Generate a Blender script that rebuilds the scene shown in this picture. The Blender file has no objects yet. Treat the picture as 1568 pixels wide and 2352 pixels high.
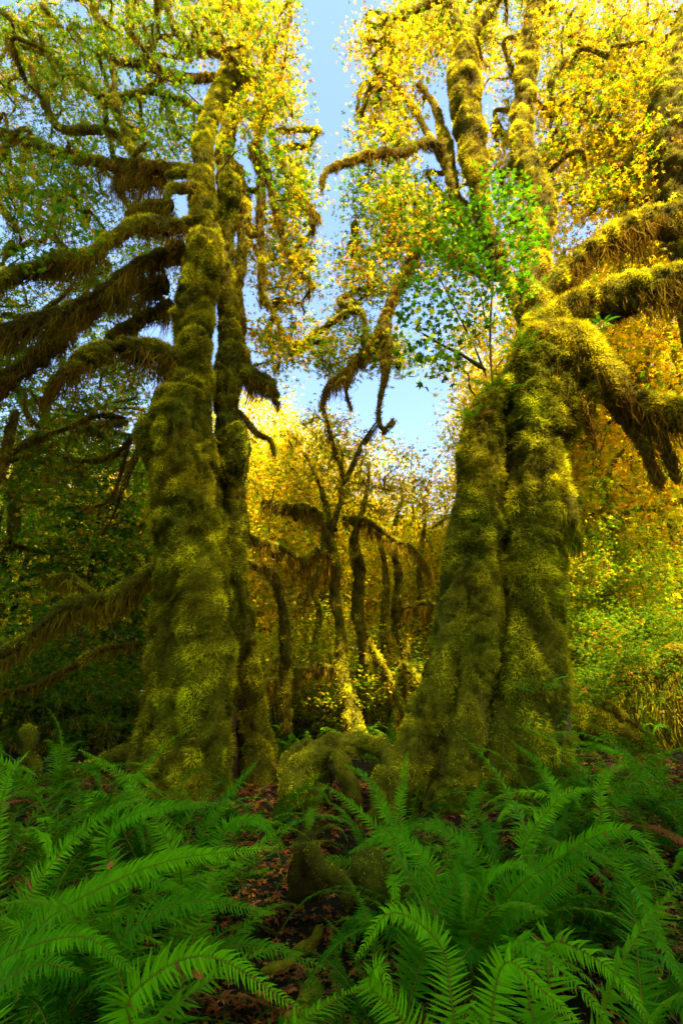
import bpy, math
import numpy as np
from mathutils import Vector, Euler

S = bpy.context.scene
rng = np.random.default_rng(7)
RAD = math.radians
# ------------------------------------------------------------------ camera
CAMH = 1.4
PITCH = RAD(21.8)
cd = bpy.data.cameras.new('camera'); cam = bpy.data.objects.new('camera', cd)
S.collection.objects.link(cam); S.camera = cam
cd.sensor_fit = 'VERTICAL'; cd.sensor_height = 36; cd.lens = 18
cd.clip_start = .05; cd.clip_end = 2000
cam.location = (0, 0, CAMH); cam.rotation_euler = (math.pi/2 + PITCH, 0, 0)
# ------------------------------------------------------------------ light
SUN_EL, SUN_AZ = 54, 156          # azimuth clockwise from +Y (view direction)
W = bpy.data.worlds.new('World'); S.world = W; W.use_nodes = True
nt = W.node_tree; nt.nodes.clear()
sky = nt.nodes.new('ShaderNodeTexSky'); sky.sky_type = 'NISHITA'; sky.sun_disc = False
sky.sun_elevation = RAD(SUN_EL); sky.sun_rotation = RAD(SUN_AZ)
sky.air_density = 1.0; sky.dust_density = 0.6; sky.ozone_density = 1.2
bg = nt.nodes.new('ShaderNodeBackground'); bg.inputs[1].default_value = 0.12
wo = nt.nodes.new('ShaderNodeOutputWorld')
nt.links.new(sky.outputs[0], bg.inputs[0]); nt.links.new(bg.outputs[0], wo.inputs[0])
sl = bpy.data.lights.new('sun', 'SUN'); sun = bpy.data.objects.new('sun', sl); S.collection.objects.link(sun)
sl.energy = 4.4; sl.angle = RAD(.5); sl.color = (1, .83, .55)
sd = Vector((math.sin(RAD(SUN_AZ))*math.cos(RAD(SUN_EL)), math.cos(RAD(SUN_AZ))*math.cos(RAD(SUN_EL)), math.sin(RAD(SUN_EL))))
sun.rotation_euler = sd.to_track_quat('Z', 'Y').to_euler()
S.view_settings.view_transform = 'Standard'; S.view_settings.look = 'None'
S.view_settings.gamma = 1; S.view_settings.use_curve_mapping = False
S.view_settings.exposure = 2.3
S.render.engine = 'CYCLES'
S.cycles.max_bounces = 7; S.cycles.diffuse_bounces = 4; S.cycles.transmission_bounces = 5

# ------------------------------------------------------------------ helpers
cT, sT = math.cos(PITCH), math.sin(PITCH)
def ray(u, v):
    a = (u-784)/1176; b = (1176-v)/1176
    return np.array([a, cT-b*sT, sT+b*cT])
def P(u, v, Y):                      # point seen at (u, v) standing Y metres ahead
    d = ray(u, v); return np.array([0, 0, CAMH]) + d*(Y/d[1])
def px(v, Y, r):                     # size in metres of r picture units there
    return r/1176*Y/ray(784, v)[1]
def L2(spec):                        # [(u,v,Y,r)] -> points, radii
    return np.array([P(u, v, Y) for u, v, Y, r in spec]), np.array([px(v, Y, r) for u, v, Y, r in spec])
def unit(a): return a/np.maximum(np.linalg.norm(a, axis=-1, keepdims=True), 1e-9)

def _h(ix, iy, iz, s):
    h = (ix*73856093) ^ (iy*19349663) ^ (iz*83492791) ^ (s*2654435761)
    h = (h ^ (h >> 13))*1274126177 & 0xffffffff
    h = h ^ (h >> 16)
    return (h & 0xffff)/65535.0
def vn(p, seed=0):
    p = np.asarray(p, float); i = np.floor(p).astype(np.int64); f = p-i; f = f*f*(3-2*f)
    r = 0
    for dx in (0, 1):
        for dy in (0, 1):
            for dz in (0, 1):
                w = (f[..., 0] if dx else 1-f[..., 0])*(f[..., 1] if dy else 1-f[..., 1])*(f[..., 2] if dz else 1-f[..., 2])
                r = r + w*_h(i[..., 0]+dx, i[..., 1]+dy, i[..., 2]+dz, seed)
    return r*2-1
def fbm(p, seed=0, o=3):
    a, r = 1.0, 0
    for k in range(o): r = r + a*vn(np.asarray(p)*2**k, seed+k*7); a *= .5
    return r/1.6
def sstep(a, b, x): t = np.clip((x-a)/(b-a), 0, 1); return t*t*(3-2*t)

def ground(x, y):
    x = np.asarray(x, float); y = np.asarray(y, float)
    z = .65*sstep(3.0, 7.2, y)+.45*sstep(8, 26, y)
    z = z + .22*sstep(.6, 3, x)*sstep(2.2, 4.8, y)*(1-sstep(9, 14, y)) + .10*sstep(-.6, -3, x)*sstep(2, 4, y)
    p = np.stack([x, y, 0*x], -1)
    z = z + .12*fbm(p*.7, 3) + .03*fbm(p*3, 4)
    r = np.hypot(x, y); z = z+2.2*sstep(26, 58, r)
    return z + 1.5*sstep(60, 300, r)*fbm(p*.02, 8) + np.clip(r-40, 0, 400)*.004
def gz(x, y): return float(ground(np.array([x]), np.array([y]))[0])
def xg(u, Y):                        # ground x for picture column u at depth Y
    x = 0
    for _ in range(3): x = (u-784)/1176*(Y*cT+(gz(x, Y)-CAMH)*sT)
    return x

class MB:                            # mesh collector: triangles with a colour per vertex
    def __init__(s): s.v = []; s.f = []; s.c = []; s.n = 0; s.sm = []
    def add(s, v, f, c, smooth=False):
        v = np.asarray(v, float).reshape(-1, 3); f = np.asarray(f, np.int64).reshape(-1, 3)
        c = np.broadcast_to(np.asarray(c, float), (len(v), 3))
        s.v.append(v); s.f.append(f+s.n); s.c.append(c); s.n += len(v); s.sm.append(np.full(len(f), smooth))
    def mesh(s, name, mat):
        v = np.concatenate(s.v); f = np.concatenate(s.f); c = np.concatenate(s.c); sm = np.concatenate(s.sm)
        me = bpy.data.meshes.new(name)
        me.vertices.add(len(v)); me.loops.add(f.size); me.polygons.add(len(f))
        me.vertices.foreach_set('co', v.astype(np.float32).ravel())
        me.loops.foreach_set('vertex_index', f.astype(np.int32).ravel())
        me.polygons.foreach_set('loop_start', np.arange(0, f.size, 3, dtype=np.int32))
        try: me.polygons.foreach_set('loop_total', np.full(len(f), 3, np.int32))
        except Exception: pass
        me.polygons.foreach_set('use_smooth', sm)
        a = me.color_attributes.new('Col', 'FLOAT_COLOR', 'POINT')
        a.data.foreach_set('color', np.concatenate([np.clip(c, 0, 1), np.ones((len(c), 1))], 1).astype(np.float32).ravel())
        me.update(); me.materials.append(mat); return me
    def build(s, name, mat, parent=None, kind=None, label=None):
        if not s.v: return None
        return link(name, s.mesh(name, mat), parent, kind, label)
def link(name, me, parent=None, kind=None, label=None):
    o = bpy.data.objects.new(name, me); S.collection.objects.link(o)
    if parent: o.parent = parent; o.matrix_parent_inverse.identity(); 
    if kind: o['kind'] = kind
    if label: o['label'] = label
    return o
def thing(name, label, cat, loc=(0, 0, 0), group=None):
    o = bpy.data.objects.new(name, None); S.collection.objects.link(o); o.location = loc
    o['label'] = label; o['category'] = cat
    if group: o['group'] = group
    return o
def tag(o, label, cat, group=None):
    o['label'] = label; o['category'] = cat
    if group: o['group'] = group
    return o

# ------------------------------------------------------------------ materials
def nodes(name):
    m = bpy.data.materials.new(name); m.use_nodes = True; t = m.node_tree; t.nodes.clear(); return m, t
def leafmat(name, trans, boost=(1, 1, 1), rough=.5, spec=.25, tboost=1.0):
    m, t = nodes(name); N = t.nodes.new; Lk = t.links.new
    at = N('ShaderNodeAttribute'); at.attribute_name = 'Col'
    no = N('ShaderNodeTexNoise'); no.inputs['Scale'].default_value = 9; no.inputs['Detail'].default_value = 3
    tc = N('ShaderNodeTexCoord'); Lk(tc.outputs['Object'], no.inputs['Vector'])
    mr = N('ShaderNodeMapRange'); mr.inputs[3].default_value = .72; mr.inputs[4].default_value = 1.28; Lk(no.outputs[0], mr.inputs[0])
    vm = N('ShaderNodeVectorMath'); vm.operation = 'SCALE'; Lk(at.outputs['Color'], vm.inputs[0]); Lk(mr.outputs[0], vm.inputs['Scale'])
    pr = N('ShaderNodeBsdfPrincipled'); Lk(vm.outputs[0], pr.inputs['Base Color'])
    pr.inputs['Roughness'].default_value = rough; pr.inputs['Specular IOR Level'].default_value = spec
    v2 = N('ShaderNodeVectorMath'); v2.operation = 'MULTIPLY'; Lk(vm.outputs[0], v2.inputs[0])
    v2.inputs[1].default_value = tuple(b*tboost for b in boost)
    tr = N('ShaderNodeBsdfTranslucent'); Lk(v2.outputs[0], tr.inputs[0])
    mx = N('ShaderNodeMixShader'); mx.inputs[0].default_value = trans
    Lk(pr.outputs[0], mx.inputs[1]); Lk(tr.outputs[0], mx.inputs[2])
    o = N('ShaderNodeOutputMaterial'); Lk(mx.outputs[0], o.inputs[0]); return m
def solidmat(name, scale, bump, rough=.9, stretch=(1, 1, 1), lo=.45, hi=1.5):
    m, t = nodes(name); N = t.nodes.new; Lk = t.links.new
    at = N('ShaderNodeAttribute'); at.attribute_name = 'Col'
    tc = N('ShaderNodeTexCoord'); mp = N('ShaderNodeMapping'); mp.inputs['Scale'].default_value = stretch
    Lk(tc.outputs['Object'], mp.inputs[0])
    no = N('ShaderNodeTexNoise'); no.inputs['Scale'].default_value = scale; no.inputs['Detail'].default_value = 8; no.inputs['Roughness'].default_value = .7
    Lk(mp.outputs[0], no.inputs['Vector'])
    mr = N('ShaderNodeMapRange'); mr.inputs[1].default_value = .3; mr.inputs[2].default_value = .7
    mr.inputs[3].default_value = lo; mr.inputs[4].default_value = hi; Lk(no.outputs[0], mr.inputs[0])
    vm = N('ShaderNodeVectorMath'); vm.operation = 'SCALE'; Lk(at.outputs['Color'], vm.inputs[0]); Lk(mr.outputs[0], vm.inputs['Scale'])
    bp = N('ShaderNodeBump'); bp.inputs['Strength'].default_value = 1; bp.inputs['Distance'].default_value = bump; Lk(no.outputs[0], bp.inputs['Height'])
    pr = N('ShaderNodeBsdfPrincipled'); Lk(vm.outputs[0], pr.inputs['Base Color']); Lk(bp.outputs[0], pr.inputs['Normal'])
    pr.inputs['Roughness'].default_value = rough; pr.inputs['Specular IOR Level'].default_value = .1
    o = N('ShaderNodeOutputMaterial'); Lk(pr.outputs[0], o.inputs[0]); return m
M_MAPLE = leafmat('maple_leaf', .5, (1.2, 1.1, .5), .5, .1, 1.35)
M_GREEN = leafmat('green_leaf', .45, (1.2, 1.15, .5), .55, .06, 1.4)
M_FERN = leafmat('fern_leaf', .3, (1.2, 1.1, .5), .5, .035, 1.4)
M_MOSS = leafmat('moss_strands', .35, (1.15, 1.0, .6), .9, .05, 1.2)
M_LITTER = leafmat('dead_leaf', .15, (1, 1, 1), .7, .2, 1)
M_CORE = solidmat('moss_mat', 16, .05)
M_BARK = solidmat('bark', 14, .06, .9, (1, 1, .25))
M_SOIL = solidmat('forest_soil', 5, .06)

# ------------------------------------------------------------------ tubes
def catmull(pts, rad, step):
    pts = np.asarray(pts, float); rad = np.asarray(rad, float)
    A = np.concatenate([pts, rad[:, None]], 1)
    A = np.vstack([2*A[0]-A[1], A, 2*A[-1]-A[-2]])
    out = []
    for i in range(1, len(A)-2):
        n = max(1, int(np.linalg.norm(A[i+1, :3]-A[i, :3])/step)); t = (np.arange(n)/n)[:, None]
        p0, p1, p2, p3 = A[i-1], A[i], A[i+1], A[i+2]
        out.append(.5*((2*p1)+(-p0+p2)*t+(2*p0-5*p1+4*p2-p3)*t**2+(-p0+3*p1-3*p2+p3)*t**3))
    out.append(A[-2][None]); o = np.concatenate(out); o[:, 3] = np.maximum(o[:, 3], .0006)
    return o[:, :3], o[:, 3]
def frames(c):
    T = unit(np.gradient(c, axis=0)); N = np.zeros_like(T)
    a = np.array([0, -1., 0]) if abs(T[0][1]) < .9 else np.array([1., 0, 0])
    n = a-T[0]*a.dot(T[0]); N[0] = n/np.linalg.norm(n)
    for i in range(1, len(c)):
        n = N[i-1]-T[i]*N[i-1].dot(T[i]); N[i] = n/max(np.linalg.norm(n), 1e-9)
    return T, N, np.cross(T, N)
def tube(pts, rad, M=12, step=.08, lump=0., lf=2.5, shelf=0., seed=0, flute=0., cap=True, drop=0.):
    c, r = catmull(pts, rad, step); T, N, B = frames(c)
    th = np.arange(M)/M*2*np.pi
    d = N[:, None]*np.cos(th)[None, :, None]+B[:, None]*np.sin(th)[None, :, None]
    pos = c[:, None]+d*r[:, None, None]
    k = np.ones((len(c), M)); hol = np.zeros((len(c), M))
    if lump:
        a_ = fbm(pos*lf, seed); b_ = fbm(pos*np.array([6.5, 6.5, 2.0])+1.5*vn(pos[..., ::-1]*3, 3)[..., None], seed+5, 3)*1.3
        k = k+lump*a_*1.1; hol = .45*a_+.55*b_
        pos_b = np.clip(.065*b_+.025*vn(pos*20, seed+8), -.10, .09)*np.clip(r/.12, .15, 1)[:, None]
        k = k+pos_b/np.maximum(r, .01)[:, None]
    if shelf:
        q = pos[..., 2]*.95+1.6*vn(pos*1.1, seed+9); s = q-np.floor(q)
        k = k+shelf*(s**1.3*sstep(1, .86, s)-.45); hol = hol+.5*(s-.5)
        q = pos[..., 2]*2.3+2.2*vn(pos*2.3, seed+19); s = q-np.floor(q)
        k = k+shelf*.45*(s*sstep(1, .8, s))
    if flute: k = k+flute*np.sin(th*5+seed+2*vn(pos*.8, seed+2))
    if cap: k[0] *= .35; k[-1] *= .1
    pos = c[:, None]+d*(r[:, None]*k)[..., None]
    if drop:
        cl_ = c*np.array([1, 1, .3]); nz = np.clip(.55+.9*vn(cl_*2.6, seed+4)+.55*vn(cl_*8, seed+6)+.25*vn(cl_*20, seed+7), .05, 2)*np.clip(1-T[:, 2]**2, 0, 1)*np.minimum(1, 6*np.linspace(0, 1, len(c))*(1-np.linspace(0, 1, len(c)))+.25)
        low = np.clip(-d[..., 2], 0, 1)**2.2
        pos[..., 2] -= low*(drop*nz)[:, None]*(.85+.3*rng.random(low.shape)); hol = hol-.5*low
    gu = np.roll(pos, -1, 1)-np.roll(pos, 1, 1); gv = np.gradient(pos, axis=0)
    nr = unit(np.cross(gu, gv)); sgn = np.sign((nr*d).sum(-1, keepdims=True)); sgn[sgn == 0] = 1
    return dict(pos=pos, n=nr*sgn, c=c, r=r, T=T, hol=hol)
def tfaces(n, M):
    i = np.arange(n-1)[:, None]; j = np.arange(M)[None]; j2 = (j+1) % M
    a = i*M+j; b = i*M+j2; c = (i+1)*M+j2; d = (i+1)*M+j
    return np.concatenate([np.stack([a, b, c], -1).reshape(-1, 3), np.stack([a, c, d], -1).reshape(-1, 3)])
GRN = np.array([.105, .24, .004]); YEL = np.array([.60, .54, .007]); BRN = np.array([.19, .08, .005]); DRK = np.array([.045, .05, .008]); TEAL = np.array([.03, .11, .012])
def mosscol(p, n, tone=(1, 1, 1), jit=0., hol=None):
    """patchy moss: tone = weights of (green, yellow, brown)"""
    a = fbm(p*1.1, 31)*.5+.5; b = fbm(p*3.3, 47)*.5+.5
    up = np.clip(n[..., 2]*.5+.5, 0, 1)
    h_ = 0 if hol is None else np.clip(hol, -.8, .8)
    wg = tone[0]*(.25+1.3*a**2); wy = tone[1]*(.15+1.1*up*(.4+b))*(1+1.1*h_); wb = tone[2]*(1-1.1*h_)*(.15+1.2*(1-up)*(1.3-b)+.5*(1-a))  # hollows browner as dead moss, which also paints in crevice shade
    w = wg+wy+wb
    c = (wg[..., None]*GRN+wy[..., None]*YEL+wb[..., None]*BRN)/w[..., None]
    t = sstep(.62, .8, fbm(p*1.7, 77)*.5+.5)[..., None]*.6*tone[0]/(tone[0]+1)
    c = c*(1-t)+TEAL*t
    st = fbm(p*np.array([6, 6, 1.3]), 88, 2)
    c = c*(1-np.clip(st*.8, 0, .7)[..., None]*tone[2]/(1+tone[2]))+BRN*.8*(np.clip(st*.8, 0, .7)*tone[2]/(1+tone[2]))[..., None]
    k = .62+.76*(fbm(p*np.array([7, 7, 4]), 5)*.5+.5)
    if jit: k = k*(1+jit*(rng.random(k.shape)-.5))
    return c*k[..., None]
def addtube(mb, t, col=None, tone=(1, 1, 1), dim=.42):
    n, M = t['pos'].shape[:2]
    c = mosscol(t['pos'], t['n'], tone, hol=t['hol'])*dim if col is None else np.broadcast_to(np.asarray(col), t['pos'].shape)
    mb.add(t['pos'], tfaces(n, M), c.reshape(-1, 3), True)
FL = .78; SLIM = .86
def fur(mb, t, dens, L=(.05, .1), w=.012, out=.55, hang=.4, tone=(1, 1, 1), back=.25, keep=None, bend=True):
    pos, nr = t['pos'], t['n']; n, M = pos.shape[:2]
    a = np.linalg.norm(np.cross(np.roll(pos, -1, 1)[:-1]-pos[:-1], pos[1:]-pos[:-1]), axis=-1)
    w_ = a*np.where(nr[:-1, :, 1] < .35, 1, back)*np.clip(.8+.6*t['hol'][:-1], .35, 1.3)
    cnt = int(w_.sum()*dens*1.0); L = (L[0]*FL, L[1]*FL); w = w*1.08
    if cnt < 1: return
    idx = rng.choice(w_.size, cnt, p=(w_/w_.sum()).ravel()); i = idx//M; j = idx % M; j2 = (j+1) % M
    s = rng.random((cnt, 1)); q = rng.random((cnt, 1))
    p = (pos[i, j]*(1-s)+pos[i, j2]*s)*(1-q)+(pos[i+1, j]*(1-s)+pos[i+1, j2]*s)*q
    nn = nr[i, j]
    cl = fbm(p*6, 13)                               # tufts
    ln = (L[0]+(L[1]-L[0])*rng.random(cnt))*(1+.55*cl)
    d = unit(nn*out+np.array([0, 0, -hang])*(1.1-.8*np.clip(nn[:, 2:3], 0, 1))+(rng.random((cnt, 3))-.5)*1.7)
    side = unit(np.cross(d, rng.normal(size=(cnt, 3))))*(w*(.6+.8*rng.random((cnt, 1))))
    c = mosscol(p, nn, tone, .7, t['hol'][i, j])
    c = c*(1+.6*np.clip(cl, -.9, 1))[:, None]*np.clip(.9+1.6*t['hol'][i, j], .14, 1.9)[:, None]  # crevice shade painted in: strands darkened in hollows, brightened on crests
    b0 = p-side*.5-nn*.01; b1 = p+side*.5-nn*.01
    if not bend:
        v = np.stack([b0, b1, p+d*ln[:, None]], 1); f = np.arange(cnt*3).reshape(-1, 3)
        mb.add(v, f, np.repeat(c, 3, 0)); return
    m = p+d*(ln*.5)[:, None]; d2 = unit(d+np.array([0, 0, -.8*hang])+(rng.random((cnt, 3))-.5)*.6); tip = m+d2*(ln*.6)[:, None]
    v = np.stack([b0, b1, m+side*.4, m-side*.4, tip], 1); k = np.arange(cnt)[:, None]*5
    f = np.concatenate([k+[0, 1, 2], k+[0, 2, 3], k+[3, 2, 4]])
    mb.add(v, f, np.repeat(c, 5, 0))
def curtain(mb, t, per_m=26, L=.4, w=.02, tone=(.5, .3, 1.4), k=9, spread=1.2, seed=0):
    """moss hanging in ragged clumps from the underside of a limb"""
    c, r = t['c'], t['r']; seg = np.linalg.norm(np.diff(c, axis=0), axis=1); s = np.concatenate([[0], np.cumsum(seg)])
    hor = np.abs(1-t['T'][:, 2]**2)
    n = int(s[-1]*per_m*1.25)
    if n < 1: return
    q = rng.random(n)*s[-1]; i = np.clip(np.searchsorted(s, q)-1, 0, len(c)-2); f = ((q-s[i])/np.maximum(seg[i], 1e-6))[:, None]
    cc = c[i]*(1-f)+c[i+1]*f; rr = r[i]; T = t['T'][i]
    side = unit(np.cross(T, [0, 0, 1.])); ang = (rng.random(n)-.5)*2*spread
    base = cc+side*(np.sin(ang)*rr*.95)[:, None]+np.array([0, 0, -1.])*(np.cos(ang)*rr*.8)[:, None]
    big = np.clip(.68+1.1*fbm(cc*1.6, seed+3)+.5*vn(cc*7, seed), .06, 1.6)*np.clip(.35+hor[i], 0, 1)
    LL = L*big*(.25+1.15*rng.random(n)**1.6)
    K = np.repeat(np.arange(n), k); m = len(K)
    off = rng.normal(size=(m, 3))*.035*np.array([1, 1, .4])
    b = base[K]+off; ln = LL[K]*(.45+.6*rng.random(m))
    sd_ = unit(rng.normal(size=(m, 3))*np.array([1, 1, .15]))*(w*(.5+.8*rng.random((m, 1))))
    dn = np.array([0, 0, -1.]); cv = rng.normal(size=(m, 3))*.13*np.array([1, 1, .3])
    p1 = b+dn*(ln*.33)[:, None]-off*.25+cv*ln[:, None]; p2 = b+dn*(ln*.7)[:, None]-off*.6+cv*1.7*ln[:, None]; p3 = b+dn*ln[:, None]-off*.9+rng.normal(size=(m, 3))*(.10*ln)[:, None]
    b[:, 2] += .03
    v = np.stack([b-sd_*.5, b+sd_*.5, p2*.6+p1*.4+sd_*.42, p2*.6+p1*.4-sd_*.42, p3], 1)
    kk = np.arange(m)[:, None]*5
    f = np.concatenate([kk+x for x in ([0, 1, 2], [0, 2, 3], [3, 2, 4])])
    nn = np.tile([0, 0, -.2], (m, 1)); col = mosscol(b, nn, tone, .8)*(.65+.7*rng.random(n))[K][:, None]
    mb.add(v, f, np.repeat(col, 5, 0))

# ------------------------------------------------------------------ leaves
def star():
    pts = []
    for a, r in ((90, 1), (66, .50), (42, .95), (20, .42), (-8, .68), (-62, .30), (-118, .30), (188, .68), (160, .42), (138, .95), (114, .50)):
        pts.append((math.cos(RAD(a))*r, math.sin(RAD(a))*r, -.22*r*r+(.08 if r < .6 else 0)))
    v = np.array([(0, -.05, .05)]+pts); n = len(pts)
    return v*.55, np.array([(0, 1+i, 1+(i+1) % n) for i in range(n)])
def star5():
    v, f = [], []
    for a, r in ((90, 1), (38, .9), (-15, .65), (195, .65), (142, .9)):
        a = RAD(a); k = len(v)
        v += [(math.cos(a-.9)*.28, math.sin(a-.9)*.28, .04), (math.cos(a+.9)*.28, math.sin(a+.9)*.28, .04), (math.cos(a)*r, math.sin(a)*r, -.2*r)]
        f.append((k, k+1, k+2))
    return np.array(v)*.55, np.array(f)
def oval():
    v = np.array([(0, -.5, 0), (.28, -.05, .04), (0, .5, -.1), (-.28, -.05, .04)]); return v, np.array([(0, 1, 2), (0, 2, 3)])
STAR, STAR5, OVAL = star(), star5(), oval()
def scatter(mb, p, size, tmpl, col, flat=.8, nrm=None):
    n = len(p)
    if n == 0: return
    N = unit(rng.normal(size=(n, 3))*.9*(1.1-flat)+np.array([0, 0, 1.])*flat+(0 if nrm is None else nrm)+rng.normal(size=(n, 3))*.25)
    a = unit(np.cross(N, rng.normal(size=(n, 3)))); b = np.cross(N, a); s = np.broadcast_to(size, (n,))[:, None, None]
    tv, tf = tmpl; K = len(tv)
    v = p[:, None]+s*(a[:, None]*tv[None, :, :1]+b[:, None]*tv[None, :, 1:2]+N[:, None]*tv[None, :, 2:3])
    f = (np.arange(n)[:, None, None]*K+tf[None]).reshape(-1, 3)
    mb.add(v, f, np.repeat(col, K, 0))
G_ = np.array([.10, .21, .005]); YG = np.array([.30, .33, .006]); GO = np.array([.62, .42, .008]); OR = np.array([.45, .22, .010])
SUN_LIFT = 1.0  # gain on background leaf colour, painting in sunlight that is blocked there
def leafcol(p, w, jit=.5):
    """w = weights green, yellowgreen, gold, orange; patchy in space"""
    n = len(p); a = fbm(p*.8, 61)*.35
    x = rng.random(n)+a; cw = np.cumsum(np.array(w)/sum(w)); pal = np.array([G_, YG, GO, OR])
    i = np.clip(np.searchsorted(cw, np.clip(x, 0, .999)), 0, 3)
    if SUN_LIFT > 1: pal = pal*np.array([SUN_LIFT, SUN_LIFT*1.08, 1])
    return pal[i]*(1-jit/2+jit*rng.random((n, 1)))

# ------------------------------------------------------------------ branching
def colonize(sk, tg, step=.45, r0=.03, gn=.16, sag=0.):
    """join every target to the nearest point of the growing skeleton"""
    nodes_ = [np.asarray(p, float) for p in sk]; A = np.array(nodes_)
    d = np.min(np.linalg.norm(tg[:, None]-A[None], axis=2), axis=1); out = []
    for t in tg[np.argsort(d)]:
        dd = np.linalg.norm(A-t, axis=1); i = int(np.argmin(dd)); s = A[i]; D = dd[i]
        if D < .15: continue
        n = max(2, int(D/step)+1); k = np.linspace(0, 1, n+1)[:, None]
        c = s*(1-k)+t*k; c[1:-1] += rng.normal(size=(n-1, 3))*gn*min(1, D)
        c[:, 2] += -sag*np.sin(k[:, 0]*np.pi)*D
        rr = np.linspace(1, .35, n+1)*min(r0*(.45+.45*D), .09)
        out.append((c, rr)); A = np.vstack([A, c[1:]])
    return out
def blobpts(bl, n):
    """bl: (u,v,Y,ru,rv,rY,weight) seen blobs -> random points inside"""
    w = np.array([b[6] for b in bl], float); k = rng.choice(len(bl), n, p=w/w.sum()); out = []
    for i in k:
        u, v, Y, ru, rv, rY, _ = bl[i]
        q = unit(rng.normal(size=3))*rng.random()**.45
        out.append(P(u+q[0]*ru, v+q[1]*rv, Y+q[2]*rY))
    return np.array(out)
def crown(parent, sk, bl, ntg, nleaf, size, w, moss=True, r0=.03, sigma=.22, tmpl=STAR5, mat=None, tone=(.8, 1.0, 1.1), sag=-.05, mossL=.14, big=0):
    mb = MB(); mm = MB(); sites = []; sk = list(sk)
    for i, (c, r) in enumerate(colonize(sk, blobpts(bl, big), .4, .12, .34, -.12) if big else []):
        t = tube(c, np.clip(r*.9, .022, .06), 9, .1, lump=.35, lf=4, seed=i+300, shelf=.3); addtube(mb, t, tone=tone, dim=.6)
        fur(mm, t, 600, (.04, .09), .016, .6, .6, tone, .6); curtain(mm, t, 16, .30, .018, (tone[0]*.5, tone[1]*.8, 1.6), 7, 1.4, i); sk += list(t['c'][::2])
    ntg = int(ntg*1.25); tg = blobpts(bl, ntg); br = colonize(sk, tg, r0=r0, sag=sag, gn=.22)
    for i, (c, r) in enumerate(br):
        t = tube(c, r, 6, .14, lump=.25, lf=5, seed=i)
        addtube(mb, t, tone=tone, dim=.8)
        if moss:
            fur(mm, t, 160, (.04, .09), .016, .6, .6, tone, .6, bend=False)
            curtain(mm, t, 9, mossL, .018, tone, 5, 1.4, i)
        sites.append(t['c'][len(t['c'])//3:]); sites.append(np.repeat(t['c'][-1:], 6, 0))
    mb.build('twigs', M_CORE, parent, 'stuff'); 
    if moss: mm.build('branch_moss', M_MOSS, parent, 'stuff')
    s = np.concatenate(sites); i = rng.integers(0, len(s), nleaf)
    p = s[i]+rng.normal(size=(nleaf, 3))*sigma*np.array([1, 1, .6])
    lb = MB(); scatter(lb, p, size*(.6+.8*rng.random(nleaf)), tmpl, leafcol(p, w), .65)
    lb.build('crown', mat or M_MAPLE, parent, 'stuff')

def slim(spec, k):
    return [(u, v, Y, r*k) for u, v, Y, r in spec]
def limb(parent, spec, name='limb', M=14, lump=.22, shelf=.12, step=.06, dens=2600, L=(.04, .09), tone=(1, 1, 1), cur=0, curL=.4, drop=None, curtone=None, label=None, sk=None, hang=.4, w=.013, seed=None, back=.13, bend=False, cstep=None):
    spec = slim(spec, SLIM if name != 'limb' else .74)
    pts, rad = L2(spec); seed = seed if seed is not None else int(abs(spec[0][0]*7+spec[0][1]))
    if drop is None: drop = .42*curL if cur >= 30 and name == 'limb' else 0
    if drop: M = max(M, 20)
    t = tube(pts, rad, M, step if not drop else min(step, .045), lump=lump, shelf=shelf, seed=seed, drop=drop)
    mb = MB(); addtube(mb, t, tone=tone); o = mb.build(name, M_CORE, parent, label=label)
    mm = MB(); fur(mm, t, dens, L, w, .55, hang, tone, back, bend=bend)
    if drop: t = dict(t, c=t['c']-np.array([0, 0, drop*.42]))
    if cur: curtain(mm, t, cur*1.15, curL, .012, curtone or (.35, .35, 1.5), 10, 1.25, seed)
    mm.build('moss', M_MOSS, o, 'stuff')
    if sk is not None: sk.extend(list(catmull(pts, rad, step)[0][::4]))
    return t

# ================================================================== GROUND
def build_ground():
    a = np.concatenate([-np.geomspace(400, 9, 30), np.linspace(-8.8, 8.8, 110), np.geomspace(9, 400, 30)])
    b = np.concatenate([-np.geomspace(300, 3, 16), np.linspace(-2.5, 14, 105), np.geomspace(14.3, 700, 50)])
    X, Y = np.meshgrid(a, b); Z = ground(X, Y); n, m = X.shape
    i = np.arange(n-1)[:, None]; j = np.arange(m-1)[None]; k = i*m+j
    f = np.concatenate([np.stack([k, k+1, k+m+1], -1).reshape(-1, 3), np.stack([k, k+m+1, k+m], -1).reshape(-1, 3)])
    V = np.stack([X, Y, Z], -1).reshape(-1, 3)
    g = (fbm(V*.9, 21)*.5+.5)[:, None]
    c = np.array([.030, .012, .004])*(1-g)+np.array([.016, .022, .004])*g
    mb = MB(); mb.add(V, f, c, True); mb.build('ground', M_SOIL, kind='structure')
build_ground()

# ================================================================== LEFT MAPLE
SHORT = 1
YL = 7.0
LT = thing('maple_tree', 'huge moss-covered twin-stemmed maple left of centre with shaggy drooping limbs', 'tree')
SKL = []
# front main stem
limb(LT, [(402, 1880, 6.75, 150), (408, 1790, 6.8, 122), (420, 1680, 6.88, 102), (434, 1540, 6.95, 94), (441, 1420, 7, 91), (441, 1300, 7, 89), (432, 1180, 7, 85), (422, 1080, 7, 82),
          (414, 985, 7, 80), (430, 895, 7, 60), (445, 800, 7, 44), (448, 700, 7, 50), (466, 600, 7, 46), (468, 500, 7, 34), (466, 400, 7, 27), (474, 310, 7.1, 21), (505, 220, 7.2, 22), (545, 150, 7.3, 25)],
     'trunk', M=84, lump=.07, shelf=.09, step=.045, dens=5600, L=(.045, .10), tone=(1.1, 1.35, .75), sk=SKL, hang=.35, w=.011, seed=3)
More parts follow.
